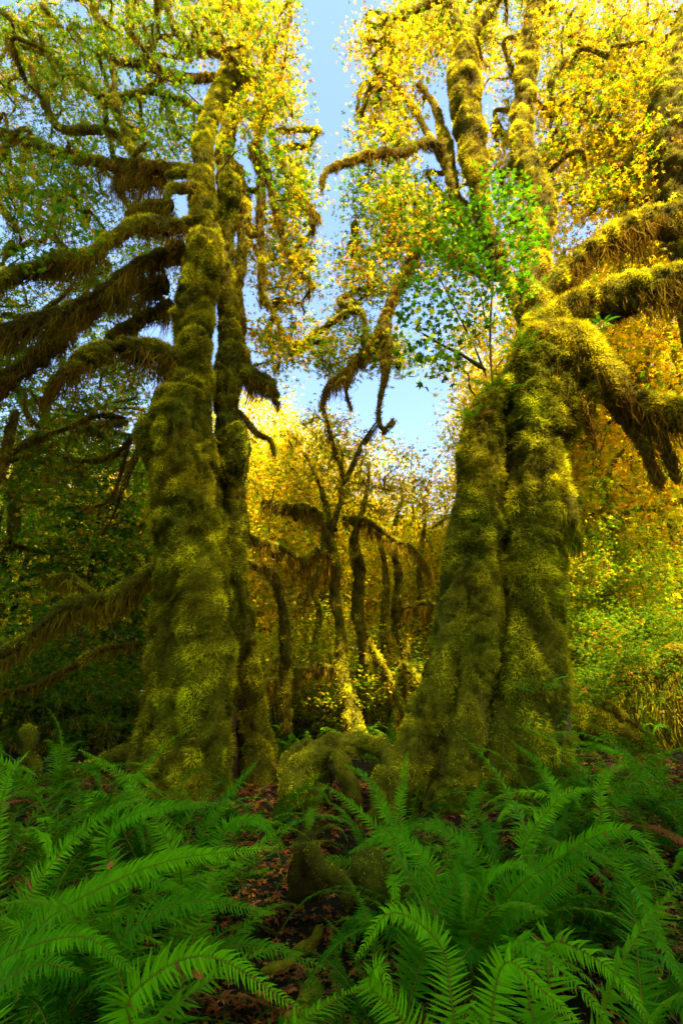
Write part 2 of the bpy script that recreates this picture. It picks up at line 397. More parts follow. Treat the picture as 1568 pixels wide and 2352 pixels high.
# front buttress lobe, bulges
limb(LT, [(470, 1850, 6.55, 60), (468, 1700, 6.6, 66), (474, 1550, 6.65, 66), (476, 1420, 6.68, 64), (470, 1330, 6.72, 58), (472, 1285, 6.8, 30)], 'root_lobe', 40, .10, .14, .05, 5200, (.05, .11), (1.0, 1.5, .5), hang=.4, w=.011)
limb(LT, [(318, 1870, 6.6, 66), (342, 1740, 6.7, 48), (372, 1600, 6.8, 44), (380, 1480, 6.85, 40), (385, 1380, 6.9, 34)], 'root_lobe', 30, .16, .14, .05, 4200, (.05, .10), (.8, .9, 1.2), hang=.4)
for k, (u, v, r, y) in enumerate(((352, 985, 44, 6.85), (470, 562, 42, 6.8), (452, 785, 38, 6.83), (480, 1190, 40, 6.8))):
    limb(LT, [(u, v-r*.55, y, r*.55), (u, v, y, r*.95), (u+2, v+r*1.1, y+.05, r*.8), (u+4, v+r*2.2, y+.12, r*.45)], 'moss_clump', 20, .2, .12, .04, 5200, (.05, .10), (1.1, 1.7, .5), hang=.35, seed=40+k)
# rear right stem
limb(LT, [(606, 1880, 7.1, 60), (596, 1760, 7.25, 42), (578, 1620, 7.35, 34), (568, 1500, 7.4, 28), (560, 1400, 7.4, 22), (556, 1345, 7.4, 10)], 'root_lobe', 36, .14, .14, .05, 4600, (.04, .09), (.8, 1.3, 1.0), hang=.35)
limb(LT, [(545, 1800, 7.5, 40), (542, 1650, 7.5, 36), (538, 1450, 7.5, 34), (532, 1250, 7.45, 32), (532, 1120, 7.4, 36), (532, 1020, 7.35, 45), (520, 940, 7.3, 30), (522, 860, 7.3, 36), (532, 800, 7.3, 30),
          (524, 700, 7.3, 24), (518, 600, 7.3, 22), (518, 500, 7.3, 27), (522, 410, 7.3, 26), (518, 340, 7.3, 20), (540, 240, 7.4, 18), (575, 170, 7.5, 20)],
     'trunk', 48, .12, .18, .05, 4200, (.04, .09), (1.0, 1.0, 1.0), sk=SKL, hang=.4, seed=9)
limb(LT, [(536, 985, 7.1, 34), (545, 1030, 7.1, 32), (540, 1090, 7.15, 22)], 'moss_clump', 22, .25, .1, .04, 4800, (.03, .06), (1.5, .7, .6))
limb(LT, [(522, 402, 7.0, 14), (530, 425, 7.0, 26), (536, 470, 7.05, 20)], 'moss_clump', 18, .2, .1, .04, 4800, (.04, .08), (.9, 1.8, .3))
limb(LT, [(575, 170, 7.5, 20), (560, 130, 7.6, 18), (572, 60, 7.8, 13), (590, -40, 8, 9)], 'limb', cur=18, curL=.25, sk=SKL, tone=(.6, 1, 1.2))
# dark wood in the hollow between the stems
def bark(parent, spec, name='bark', M=16, col=(.10, .05, .02), label=None, lump=.25):
    pts, rad = L2(spec); t = tube(pts, rad, M, .06, lump=lump, lf=4, seed=int(spec[0][0]), flute=.08); mb = MB()
    c = col*np.ones(3)*(.7+.6*(fbm(t['pos']*3, 4)*.5+.5))[..., None]; addtube(mb, t, col=c); return mb.build(name, M_BARK, parent, label=label)
bark(LT, [(525, 1830, 7.25, 34), (522, 1700, 7.3, 26), (527, 1560, 7.35, 18), (530, 1450, 7.4, 10)])
D1, D2, D3 = (.5, .45, 1.5), (.8, .9, 1.1), (.9, 1.6, .8)
# the big drooping left limbs
limb(LT, [(430, 850, 6.9, 34), (385, 815, 6.7, 32), (330, 795, 6.5, 27), (260, 800, 6.3, 25), (195, 822, 6.1, 22), (140, 862, 6.0, 17), (105, 905, 5.95, 9)], M=20, tone=(1.0, 1.5, .7), cur=46, curL=.62, sk=SKL, L=(.05, .1), dens=4200)
limb(LT, [(440, 520, 6.9, 22), (400, 518, 6.7, 20), (330, 512, 6.5, 18), (268, 540, 6.3, 17), (205, 588, 6.1, 20), (130, 598, 5.9, 24), (70, 618, 5.8, 22), (-30, 655, 5.6, 22)], M=18, tone=D3, cur=46, curL=.60, sk=SKL, dens=3600)
limb(LT, [(430, 575, 7.2, 26), (380, 590, 7.1, 26), (320, 612, 6.9, 24), (250, 665, 6.8, 26), (165, 715, 6.7, 24), (70, 742, 6.6, 22), (-40, 775, 6.5, 22)], M=16, tone=D1, cur=44, curL=.75, sk=SKL)
limb(LT, [(390, 650, 7.5, 22), (310, 660, 7.4, 22), (225, 700, 7.3, 24), (150, 768, 7.2, 26), (70, 830, 7.1, 26), (-30, 905, 7.0, 26)], M=16, tone=D1, cur=44, curL=.8, sk=SKL)
limb(LT, [(400, 700, 7.6, 20), (350, 720, 7.5, 18), (300, 750, 7.4, 20), (250, 790, 7.3, 18)], tone=D1, cur=40, curL=.7)
limb(LT, [(455, 395, 7, 16), (400, 385, 7, 13), (330, 375, 7, 13), (240, 372, 6.9, 13), (150, 352, 6.8, 13), (70, 325, 6.7, 13), (-40, 290, 6.6, 13)], M=14, tone=D2, cur=34, curL=.32, sk=SKL)
limb(LT, [(450, 425, 6.8, 18), (420, 432, 6.7, 15), (393, 438, 6.6, 13), (384, 458, 6.6, 8)], tone=D3, dens=4200)
limb(LT, [(450, 380, 6.9, 10), (415, 398, 6.9, 12), (380, 402, 6.8, 10)], tone=D3, dens=4200)
limb(LT, [(400, 400, 7.2, 12), (360, 400, 7.2, 20), (300, 400, 7.1, 24), (265, 410, 7.1, 16)], tone=D1, cur=90, curL=.75)
limb(LT, [(400, 470, 7.3, 22), (340, 480, 7.3, 20), (290, 500, 7.2, 12)], tone=D1, cur=60, curL=.6)
limb(LT, [(560, 205, 7.4, 14), (510, 180, 7.4, 12), (450, 178, 7.3, 13), (385, 170, 7.2, 14), (330, 148, 7.1, 12), (280, 142, 7, 10), (240, 118, 7, 6)], tone=D2, cur=40, curL=.3, sk=SKL)
limb(LT, [(470, 260, 7.3, 10), (400, 225, 7.2, 9), (330, 212, 7.1, 10), (250, 225, 7, 10), (200, 200, 6.9, 9), (150, 160, 6.8, 8), (90, 110, 6.7, 8), (50, 60, 6.6, 8), (-20, 15, 6.5, 7)], tone=D2, cur=20, curL=.2, sk=SKL)
limb(LT, [(330, 375, 7, 10), (290, 330, 7, 11), (255, 302, 6.95, 12), (190, 298, 6.9, 12), (140, 295, 6.8, 10), (118, 268, 6.8, 9), (90, 215, 6.7, 8), (70, 150, 6.6, 6)], tone=D2, cur=26, curL=.22, sk=SKL)
limb(LT, [(130, 285, 6.8, 8), (108, 240, 6.7, 8), (112, 205, 6.7, 6), (135, 190, 6.7, 4)], tone=D2)
limb(LT, [(300, 335, 7, 9), (270, 250, 7, 8), (262, 170, 7, 7), (240, 90, 6.9, 8), (222, 30, 6.9, 7), (200, -30, 6.8, 6)], tone=D2, cur=14, curL=.2, sk=SKL)
limb(LT, [(560, 150, 7.4, 12), (490, 120, 7.3, 10), (440, 108, 7.2, 10), (405, 70, 7.1, 10), (385, 20, 7, 9), (380, -30, 7, 7)], tone=(.4, 1.6, 1.5), cur=18, curL=.2, sk=SKL)
limb(LT, [(600, 180, 7.5, 12), (620, 120, 7.6, 9), (660, 60, 7.7, 7), (670, -20, 7.8, 5)], tone=(.6, 1.4, 1.2), cur=14, curL=.2, sk=SKL)
# right-hand side: long hanging strands
limb(LT, [(580, 175, 7.4, 16), (600, 215, 7.3, 15), (603, 260, 7.2, 14), (592, 320, 7.2, 12), (575, 350, 7.2, 6)], tone=(.6, 1.0, 1.3), cur=40, curL=.5)
for k, s in enumerate(([(545, 380, 7.3, 16), (560, 470, 7.3, 17), (556, 570, 7.3, 17), (548, 660, 7.4, 14), (560, 740, 7.4, 9)],
          [(575, 330, 7.4, 12), (600, 400, 7.4, 12), (598, 500, 7.5, 10), (604, 600, 7.5, 8), (600, 690, 7.5, 4)],
          [(600, 350, 7.4, 10), (622, 420, 7.4, 11), (640, 510, 7.5, 9), (668, 590, 7.5, 8), (715, 650, 7.6, 5)],
          [(622, 300, 7.5, 8), (655, 390, 7.5, 9), (690, 450, 7.6, 8), (735, 500, 7.7, 5)],
          [(604, 580, 7.5, 8), (600, 660, 7.5, 9), (628, 720, 7.5, 6), (648, 760, 7.5, 4)],
          [(540, 700, 7.5, 18), (556, 800, 7.5, 17), (575, 870, 7.5, 10)])):
    limb(LT, s, tone=(.6, .8, 1.4), cur=40, curL=.5, sk=SKL, seed=k+90, shelf=.2)
limb(LT, [(540, 850, 7.4, 20), (580, 862, 7.3, 20), (615, 878, 7.2, 18), (640, 915, 7.2, 9)], tone=(1.1, .8, .9), cur=90, curL=.55, dens=4200)
limb(LT, [(545, 940, 7.4, 8), (590, 995, 7.4, 8), (620, 1010, 7.4, 7), (632, 1050, 7.4, 4)], tone=D2, cur=20, curL=.2, sk=SKL)
limb(LT, [(540, 1140, 7.5, 14), (556, 1190, 7.5, 16), (564, 1250, 7.5, 9)], tone=(.6, .8, 1.3), cur=60, curL=.45)
# lower left limbs
limb(LT, [(360, 1305, 6.9, 20), (320, 1330, 6.8, 18), (265, 1362, 6.7, 15), (205, 1376, 6.6, 15), (150, 1385, 6.5, 17), (100, 1430, 6.4, 17), (40, 1480, 6.3, 15), (-40, 1520, 6.2, 14)], M=16, tone=(.7, .5, 1.2), cur=60, curL=.72, sk=SKL)
limb(LT, [(230, 1375, 6.7, 10), (190, 1345, 6.7, 13), (160, 1320, 6.7, 11), (130, 1325, 6.7, 8), (95, 1320, 6.7, 4)], tone=D1, cur=40, curL=.4)
limb(LT, [(330, 1480, 7.2, 9), (240, 1490, 7.1, 10), (160, 1535, 7, 11), (80, 1575, 6.9, 9), (-30, 1600, 6.8, 8)], tone=D1, cur=16, curL=.3)
for s in ([(345, 950, 7.3, 9), (310, 995, 7.4, 9), (265, 1045, 7.5, 9), (205, 1060, 7.5, 7), (140, 1050, 7.6, 4)], [(300, 1000, 7.4, 7), (278, 1090, 7.4, 7), (250, 1150, 7.4, 5), (190, 1170, 7.5, 3)],
          [(330, 1010, 7.3, 7), (290, 1100, 7.3, 8), (262, 1180, 7.4, 5), (235, 1230, 7.4, 3)], [(290, 960, 7.3, 8), (220, 955, 7.3, 8), (150, 985, 7.3, 6), (100, 1000, 7.4, 4)],
          [(40, 940, 6.6, 12), (20, 1010, 6.6, 13), (5, 1080, 6.6, 11), (-20, 1130, 6.5, 8)], [(60, 900, 6.6, 7), (62, 950, 6.6, 7), (95, 985, 6.7, 4)]):
    limb(LT, s, tone=(.5, .4, 1.2), cur=14, curL=.22, sk=SKL, M=8)
crown(LT, SKL, [(120, 130, 7.6, 190, 170, 1.8, 4), (330, 60, 7.6, 160, 120, 1.8, 2.4), (90, 420, 7.3, 160, 130, 1.5, 2.2), (330, 290, 7.8, 170, 100, 1.4, 2.2),
                (130, 560, 7.8, 150, 110, 1.0, 1.2), (200, 960, 8, 150, 90, 1, .9), (100, 1080, 8.2, 130, 90, 1, .9), (30, 800, 8, 90, 140, .8, .6), (230, 650, 9.2, 130, 90, .6, 1.3), (330, 560, 9.4, 90, 110, .6, 1.0), (300, 860, 9.2, 90, 80, .6, .8)],
      360, 23000, .13, (3.2, 1.7, .3, .05), r0=.05, big=72)
crown(LT, SKL, [(560, 60, 7.6, 150, 110, 1.6, 3), (620, 230, 7.6, 85, 120, 1.4, 2), (670, 420, 8, 60, 130, 1.2, 1.4), (680, 620, 8.2, 55, 120, 1.2, 1.0), (640, 790, 8.2, 80, 80, 1, .9), (620, 560, 9, 70, 130, .8, 1.0)],
      200, 13000, .13, (1.5, 1.7, 1.5, .2), r0=.05, big=40)

# ================================================================== RIGHT MAPLE
YR = 6.5
RT = thing('maple_tree', 'massive moss-cloaked maple right of centre with a deep crack between its two fused stems', 'tree')
SKR = []; RG = (1.5, 1.1, .6)
SLIM = .93
limb(RT, [(1085, 1860, 6.3, 60), (1090, 1720, 6.4, 60), (1096, 1580, 6.45, 60), (1092, 1440, 6.45, 64), (1085, 1340, 6.45, 64), (1092, 1240, 6.5, 60), (1098, 1150, 6.5, 55), (1104, 1050, 6.5, 50), (1113, 970, 6.5, 42), (1135, 915, 6.5, 34), (1165, 880, 6.5, 22)],
     'trunk', 72, .09, .12, .045, 5200, (.045, .10), RG, hang=.6, seed=5, sk=SKR)
limb(RT, [(880, 1850, 6.0, 50), (925, 1790, 6.05, 54), (955, 1727, 6.1, 52), (982, 1640, 6.15, 46), (1003, 1573, 6.2, 42), (1028, 1480, 6.28, 40), (1044, 1390, 6.35, 38), (1056, 1290, 6.4, 38), (1068, 1180, 6.45, 30), (1080, 1090, 6.5, 16)], 'buttress_root', 48, .06, .05, .04, 6500, (.03, .065), (1.2, 1.3, .6), hang=.5, w=.012)
limb(RT, [(1025, 1880, 5.9, 64), (1040, 1790, 5.95, 60), (1057, 1727, 6.0, 54), (1074, 1640, 6.05, 48), (1088, 1573, 6.1, 44), (1100, 1480, 6.18, 42), (1106, 1380, 6.28, 42), (1108, 1270, 6.38, 34), (1108, 1180, 6.45, 18)], 'buttress_root', 48, .06, .05, .04, 6500, (.03, .065), (1.3, 1.3, .6), hang=.5, w=.012)
limb(RT, [(1190, 1900, 6.15, 108), (1202, 1800, 6.2, 98), (1210, 1700, 6.25, 92), (1214, 1573, 6.3, 84), (1216, 1450, 6.4, 74), (1220, 1330, 6.45, 70), (1222, 1200, 6.5, 68), (1222, 1080, 6.5, 65), (1225, 980, 6.5, 70), (1238, 880, 6.5, 84), (1250, 810, 6.5, 76), (1262, 740, 6.6, 48)],
     'trunk', 84, .08, .12, .045, 5200, (.05, .11), RG, hang=.7, seed=6, sk=SKR)
limb(RT, [(1150, 1900, 5.95, 52), (1152, 1760, 6.05, 44), (1160, 1640, 6.15, 34), (1164, 1560, 6.3, 20)], 'buttress_root', 36, .08, .06, .05, 5200, (.03, .06), (1.3, 1.0, .8), hang=.6)
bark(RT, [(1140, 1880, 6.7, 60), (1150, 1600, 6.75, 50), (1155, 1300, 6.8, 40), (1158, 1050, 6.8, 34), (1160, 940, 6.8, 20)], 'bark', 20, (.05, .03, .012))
bark(RT, [(1285, 1860, 6.2, 36), (1276, 1700, 6.25, 34), (1270, 1550, 6.3, 30), (1262, 1430, 6.35, 26), (1256, 1350, 6.45, 12)], 'bark', 28, (.17, .095, .03), 'bare flaky brown bark on the right flank')
for k, (u, v, r, y, hh) in enumerate(((1262, 1118, 50, 6.42, 3.6), (1224, 1325, 60, 6.32, 2.8), (1088, 1245, 50, 6.38, 2.8), (1280, 900, 56, 6.35, 2.4))):
    limb(RT, [(u, v-r*.5, y+.08, r*.5), (u, v, y, r*.95), (u+4, v+r*1.2, y+.06, r*.8), (u+2, v+r*hh, y+.2, r*.4)], 'moss_clump', 30, .12, .05, .04, 5600, (.06, .13), (1.2, 1.4, .6), hang=.8, seed=60+k)
# hanging moss on the right edge
limb(RT, [(1275, 1130, 6.3, 36), (1300, 1170, 6.25, 26), (1312, 1215, 6.2, 14)], 'limb', tone=(1.4, .7, .8), cur=150, curL=.75, curtone=(1.5, .6, .6))
# sunlit shoulder and limbs to the right
limb(RT, [(1190, 870, 6.4, 36), (1235, 800, 6.3, 62), (1290, 790, 6.2, 66), (1350, 830, 6.1, 58), (1410, 885, 6.0, 48), (1480, 930, 5.9, 40), (1620, 960, 5.7, 40)], 'limb', 30, .22, .1, .05, 4600, (.05, .11), (.6, 1.8, .9), cur=50, curL=.5, sk=SKR)
limb(RT, [(1245, 790, 6.4, 50), (1300, 715, 6.3, 46), (1370, 690, 6.2, 46), (1450, 668, 6.0, 48), (1540, 645, 5.8, 46), (1640, 635, 5.6, 44)], 'limb', 26, .22, .1, .05, 4600, (.05, .11), (.7, 1.8, .7), cur=70, curL=.5, sk=SKR)
limb(RT, [(1240, 700, 6.6, 28), (1300, 625, 6.5, 26), (1370, 560, 6.4, 28), (1450, 520, 6.3, 34), (1530, 498, 6.2, 36), (1640, 480, 6.1, 36)], 'limb', 22, .22, .1, .05, 3800, (.05, .1), (.8, 1.2, 1.0), cur=60, curL=.62, sk=SKR)
for s, L_ in (([(1380, 880, 6.3, 30), (1440, 960, 6.2, 26), (1480, 1030, 6.1, 16), (1510, 1090, 6.1, 5)], .6), ([(1330, 900, 6.2, 26), (1350, 960, 6.2, 18), (1365, 1010, 6.2, 6)], .5), ([(1480, 930, 6, 20), (1520, 1010, 6, 18), (1550, 1090, 6, 5)], .5)):
    limb(RT, s, tone=(.4, .8, 1.6), cur=90, curL=L_)
# upright trunks of the crown
limb(RT, [(1255, 760, 6.6, 40), (1222, 660, 6.8, 34), (1232, 560, 7, 30), (1245, 470, 7.2, 26), (1205, 370, 7.4, 28), (1195, 300, 7.6, 24), (1205, 200, 7.8, 24), (1215, 90, 8, 22), (1240, -40, 8.2, 20)], 'trunk', 26, .28, .08, .06, 3200, (.04, .09), (.5, 1.4, 1.1), cur=26, curL=.4, sk=SKR)
limb(RT, [(1150, 600, 7.2, 16), (1110, 500, 7.2, 20), (1095, 400, 7.2, 26), (1078, 300, 7.2, 32), (1066, 210, 7.2, 36), (1066, 145, 7.2, 32), (1072, 108, 7.2, 18)], 'trunk', 30, .22, .08, .06, 4200, (.04, .09), (.7, 1.2, 1.1), cur=34, curL=.4, sk=SKR)
limb(RT, [(1240, 790, 6.6, 30), (1190, 700, 6.9, 22), (1150, 600, 7.2, 16)], 'limb', tone=(.6, 1.2, 1), sk=SKR, cur=20)
limb(RT, [(1075, 130, 7.3, 14), (1090, 70, 7.4, 14), (1130, 20, 7.5, 13), (1150, -40, 7.6, 12)], tone=D2, sk=SKR, cur=20)
limb(RT, [(1065, 130, 7.3, 12), (1050, 60, 7.4, 12), (1030, 0, 7.5, 12), (1020, -40, 7.6, 12)], tone=D2, sk=SKR, cur=20)
limb(RT, [(1150, 640, 7.4, 16), (1080, 540, 7.5, 16), (1040, 440, 7.5, 17), (1030, 370, 7.5, 17), (1015, 300, 7.6, 13), (995, 240, 7.7, 10), (960, 190, 7.8, 8)], 'limb', tone=(.4, 1.6, 1.2), sk=SKR, cur=26, curL=.3)
limb(RT, [(1022, 340, 7.5, 14), (970, 328, 7.4, 14), (930, 345, 7.3, 12), (870, 350, 7.2, 12), (810, 368, 7.1, 10), (750, 392, 7, 7), (738, 440, 7, 3)], 'limb', tone=(.6, 1.2, 1.3), sk=SKR, cur=50, curL=.28)
limb(RT, [(1030, 400, 7.6, 9), (950, 250, 7.7, 9), (900, 180, 7.8, 12), (905, 110, 7.8, 10), (890, 55, 7.8, 14), (950, 25, 7.8, 12), (1010, -5, 7.9, 12)], 'limb', tone=(.3, 1.4, 1.6), sk=SKR, cur=26, curL=.25)
# dangling limbs left of the right tree
limb(RT, [(1130, 640, 7.4, 16), (1010, 560, 7.5, 14), (985, 500, 7.6, 12), (960, 570, 7.6, 12), (915, 650, 7.6, 15), (885, 730, 7.6, 17), (850, 790, 7.6, 15), (800, 850, 7.6, 11), (755, 880, 7.6, 7), (738, 930, 7.6, 4)], 'limb', tone=(.4, .9, 1.5), sk=SKR, cur=60, curL=.45)
limb(RT, [(885, 740, 7.5, 20), (885, 830, 7.5, 18), (880, 880, 7.5, 10), (868, 950, 7.5, 8), (880, 985, 7.5, 6), (905, 960, 7.5, 3)], 'limb', tone=(.4, .6, 1.5), sk=SKR, cur=50, curL=.35)
limb(RT, [(800, 850, 7.6, 8), (795, 900, 7.6, 6), (808, 945, 7.6, 3)], 'limb', tone=D1, cur=20, curL=.2)
crown(RT, SKR, [(900, 130, 8.4, 100, 140, 1.6, 2.2), (1000, 60, 8.8, 160, 110, 1.6, 2), (1180, 80, 9, 200, 160, 1.8, 3), (1400, 120, 8.6, 220, 200, 2, 4.2), (1330, 350, 9, 240, 160, 1.8, 3.4), (1500, 330, 8.4, 140, 200, 1.4, 2),
                (890, 290, 8.4, 90, 120, 1.4, 1.6), (1150, 430, 8.6, 150, 160, 1.4, 1.5), (1480, 560, 8.6, 140, 100, 1, 1.2)],
      480, 30000, .14, (1.0, 1.6, 2.2, .3), r0=.05, big=84)
crown(RT, SKR, [(890, 480, 8.0, 95, 130, 1.2, 2.0), (840, 640, 8.0, 80, 90, 1.0, 1.0), (800, 790, 8.0, 110, 70, .8, 1.3), (1000, 560, 8.2, 120, 120, 1.2, 1.5), (900, 820, 8.0, 60, 50, .6, .3)],
      150, 11000, .125, (2.8, 1.7, .7, .1), r0=.045, big=14)

# roots arching between the two trees
ROOTC = (1.1, 1.5, .6)
RA = thing('mossy_root', 'thick mossy root arching over a dark hollow between the two big maples', 'root')
limb(RA, [(935, 1790, 6.0, 34), (900, 1745, 6.05, 30), (860, 1715, 6.1, 24), (815, 1708, 6.1, 22), (775, 1712, 6.1, 24), (735, 1728, 6.05, 26), (700, 1755, 6.0, 28), (675, 1800, 5.9, 30), (668, 1860, 5.9, 30)], 'root', 30, .25, .1, .04, 6000, (.018, .04), ROOTC, hang=.5)
limb(RA, [(735, 1740, 6.2, 20), (700, 1718, 6.3, 24), (672, 1745, 6.3, 26), (662, 1800, 6.3, 22)], 'root', 22, .25, .1, .04, 6000, (.018, .04), ROOTC, hang=.5)
limb(RA, [(770, 1730, 6.0, 24), (792, 1775, 5.9, 26), (810, 1830, 5.85, 22), (800, 1880, 5.8, 20)], 'root', 22, .25, .1, .04, 6000, (.018, .04), (1, 1, 1.1), hang=.5)
limb(RA, [(905, 1770, 5.9, 34), (880, 1830, 5.8, 30), (870, 1900, 5.7, 26)], 'root', 22, .25, .1, .04, 6000, (.018, .04), (1, 1.1, 1), hang=.5)
limb(RA, [(680, 1890, 6.1, 50), (712, 1810, 6.15, 50), (745, 1755, 6.2, 34)], 'root', 26, .25, .1, .04, 6000, (.018, .04), (1.2, 1.2, .7), hang=.5)
limb(RA, [(905, 1850, 6.2, 50), (880, 1790, 6.2, 42), (860, 1750, 6.2, 24)], 'root', 26, .25, .1, .04, 6000, (.018, .04), (1.2, 1.2, .7), hang=.5)
# stumps and logs
SN = thing('broken_stump', 'jagged broken stump with a curved mossy root among the centre ferns', 'stump')
limb(SN, [(700, 2075, 4.2, 40), (702, 2000, 4.25, 36), (704, 1945, 4.3, 30), (706, 1905, 4.35, 14)], 'stump', 20, .25, .1, .03, 5000, (.015, .03), (.9, .2, 1.8), hang=.5)
limb(SN, [(712, 1935, 4.2, 14), (735, 1990, 4.1, 16), (770, 2018, 4.0, 18), (800, 2040, 3.95, 20), (800, 2090, 3.9, 24)], 'root', 18, .25, .1, .03, 5000, (.015, .03), (.9, .45, 1.2), hang=.5)
MD = thing('mossy_boulder', 'rounded moss-covered hump below the ferns right of the stump', 'boulder')
limb(MD, [(835, 2130, 4.0, 60), (840, 2060, 4.1, 64), (846, 1990, 4.2, 48), (850, 1945, 4.3, 20)], 'hump', 28, .25, .1, .035, 5200, (.015, .03), (1.7, .25, .9), hang=.5)
o_ = thing('mossy_stub', 'small moss-capped upright stub at the far left behind the ferns', 'stump')
limb(o_, [(68, 1800, 6.6, 30), (66, 1730, 6.6, 24), (64, 1690, 6.6, 21), (62, 1665, 6.6, 12)], 'stump', 16, .15, .1, .05, 4200, (.03, .06), (1.3, .4, 1))
o_ = thing('mossy_log', 'low mossy log just left of the left maple base', 'log')
limb(o_, [(120, 1780, 7.0, 9), (200, 1765, 7.0, 11), (255, 1745, 7.0, 20), (300, 1725, 7.0, 22), (330, 1760, 7.0, 20)], 'log', 16, .25, .1, .05, 4200, (.03, .06), (1, 1.2, .8))
o_ = thing('mossy_log', 'shaggy fallen log with hanging moss behind the right ferns', 'log')
limb(o_, [(1270, 1650, 8.0, 34), (1340, 1655, 8.0, 30), (1420, 1690, 7.8, 26), (1500, 1710, 7.6, 22)], 'log', 18, .25, .1, .06, 4200, (.04, .08), (.6, 1, 1.3), cur=70, curL=.35)
limb(o_, [(1380, 1610, 7.9, 12), (1440, 1650, 7.7, 10), (1500, 1700, 7.5, 8), (1525, 1760, 7.4, 8)], 'limb', tone=(.5, 1.2, 1.2), cur=20, curL=.2)
o_ = thing('leaning_maple', 'sunlit shaggy curtain of moss on a leaning maple at the lower right edge', 'tree')
limb(o_, [(1385, 1600, 9.2, 10), (1425, 1560, 9, 16), (1480, 1535, 8.8, 22), (1560, 1500, 8.6, 26), (1660, 1490, 8.4, 32)], 'limb', 20, .35, .1, .05, 4600, (.05, .12), (.4, 1.6, 1.0), cur=150, curL=.95, drop=.55, curtone=(.3, 1.2, 1.2))

# twisted trunk at the upper right edge
ET = thing('maple_tree', 'thick twisted mossy trunk cut by the upper right edge of the view', 'tree'); SKE = []
gx = P(1640, 1176, 7.4)[0]+.4
pts0 = [(1760, 1700, 8.4, 60), (1740, 1400, 8.4, 55), (1700, 1150, 8.3, 50), (1640, 900, 8.2, 46), (1590, 620, 8, 42), (1548, 480, 7.8, 36), (1560, 400, 7.6, 40), (1530, 330, 7.6, 42), (1528, 250, 7.6, 44), (1550, 160, 7.6, 42), (1590, 60, 7.7, 40), (1640, -60, 7.8, 36)]
limb(ET, pts0, 'trunk', 30, .28, .10, .06, 2200, (.05, .1), (1.0, 1.0, 1.0), cur=16, curL=.4, sk=SKE)
limb(ET, [(1560, 400, 7.6, 24), (1500, 400, 7.8, 12), (1440, 330, 8, 10), (1380, 280, 8.2, 8), (1330, 240, 8.4, 6)], 'limb', tone=(.4, 1.3, 1.2), sk=SKE, cur=26, curL=.3)
crown(ET, SKE, [(1480, 150, 8.6, 160, 160, 1.4, 2), (1450, 420, 8.8, 160, 130, 1.2, 2), (1640, 250, 8.2, 120, 200, 1.5, 1), (1350, 250, 9.2, 120, 160, 1.2, 1.2)], 160, 12000, .14, (.8, 1.5, 2.2, .3), r0=.045, big=14)

# ================================================================== LEAFY SPRAYS NEAR THE CAMERA (leaves as parts)
LM = []
for k in range(4):
    mb = MB(); v, f = STAR; v = v.copy(); v[:, 2] += -.12*k*v[:, 0]**2; v[:, 0] *= 1-.06*k
    v = np.vstack([v, [(-.008, -.18, 0), (.008, -.18, 0), (0, -.75, -.12)]]); f = np.vstack([f, [(len(v)-3, len(v)-2, len(v)-1)]])
    c = np.tile(([.08, .20, .005], [.12, .24, .005], [.24, .30, .005], [.05, .14, .004])[k], (len(v), 1)); mb.add(v, f, c, True); LM.append(mb.mesh('leaf', M_GREEN))
def spray(root, stems, blobs, n, nparts, size, nm='leaf'):
    """thin stems with large single leaves"""
    mb = MB(); sk = []
    for s in stems:
        p, r = L2(s); t = tube(p, r, 6, .1, lump=.1); m1 = MB(); addtube(m1, t, col=(.12, .09, .02)); m1.build('stem', M_BARK, root); sk += list(t['c'][::3])
    tg = blobpts(blobs, n); bl = []
    for c, r in colonize(sk, tg, r0=.006, gn=.05, sag=-.05):
        t = tube(c, np.clip(r, .0015, .004), 4, .15); addtube(mb, t, col=(.10, .10, .02)); bl.append(t['c'][-1])
        if len(t['c']) > 3: bl.append(t['c'][len(t['c'])//2])
    mb.build('twigs', M_BARK, root, 'stuff')
    bl = np.array(bl); p = bl[rng.integers(0, len(bl), n)]+rng.normal(size=(n, 3))*.10
    o = np.argsort(np.linalg.norm(p-np.array([0, 0, CAMH]), axis=1)); p = p[o]
    for q in p[:nparts]:
        l = link(nm, LM[rng.integers(0, 4)], root); s = size*(.6+.7*rng.random()); l.location = q; l.scale = (s, s, s)
        l.rotation_euler = (rng.normal()*.55, rng.normal()*.55, rng.random()*6.28)
    if n > nparts:
        lb = MB(); m = n-nparts
        scatter(lb, p[nparts:], size*(.5+.6*rng.random(m)), STAR, np.array([.09, .25, .005])*(.7+.7*rng.random((m, 1))), .7); lb.build('foliage', M_GREEN, root, 'stuff')
o_ = thing('maple_sapling', 'slender bright green maple sapling rising in front of the right maple', 'sapling')
spray(o_, [[(1130, 890, 6.1, 2.2), (1125, 760, 5.9, 2), (1135, 600, 5.8, 1.8), (1150, 470, 5.8, 1.5), (1165, 380, 5.8, 1)], [(1125, 890, 6.1, 2), (1090, 800, 5.9, 1.8), (1040, 700, 5.8, 1.5), (1000, 620, 5.8, 1)], [(1115, 850, 6, 4.5), (1060, 815, 6, 3.6), (1010, 790, 6, 2), (960, 760, 6, 1)]],
      [(1150, 470, 5.8, 90, 90, .3, 2), (1050, 560, 5.8, 110, 90, .35, 2.4), (1110, 640, 5.9, 130, 100, .35, 3), (990, 700, 5.9, 100, 90, .3, 2), (1000, 820, 6, 90, 50, .3, 1.4), (1200, 560, 5.8, 60, 110, .3, .8)], 1500, 300, .135)
o_ = thing('maple_shoot', 'green maple shoot hanging before the left tree limbs, near the left edge', 'shoot')
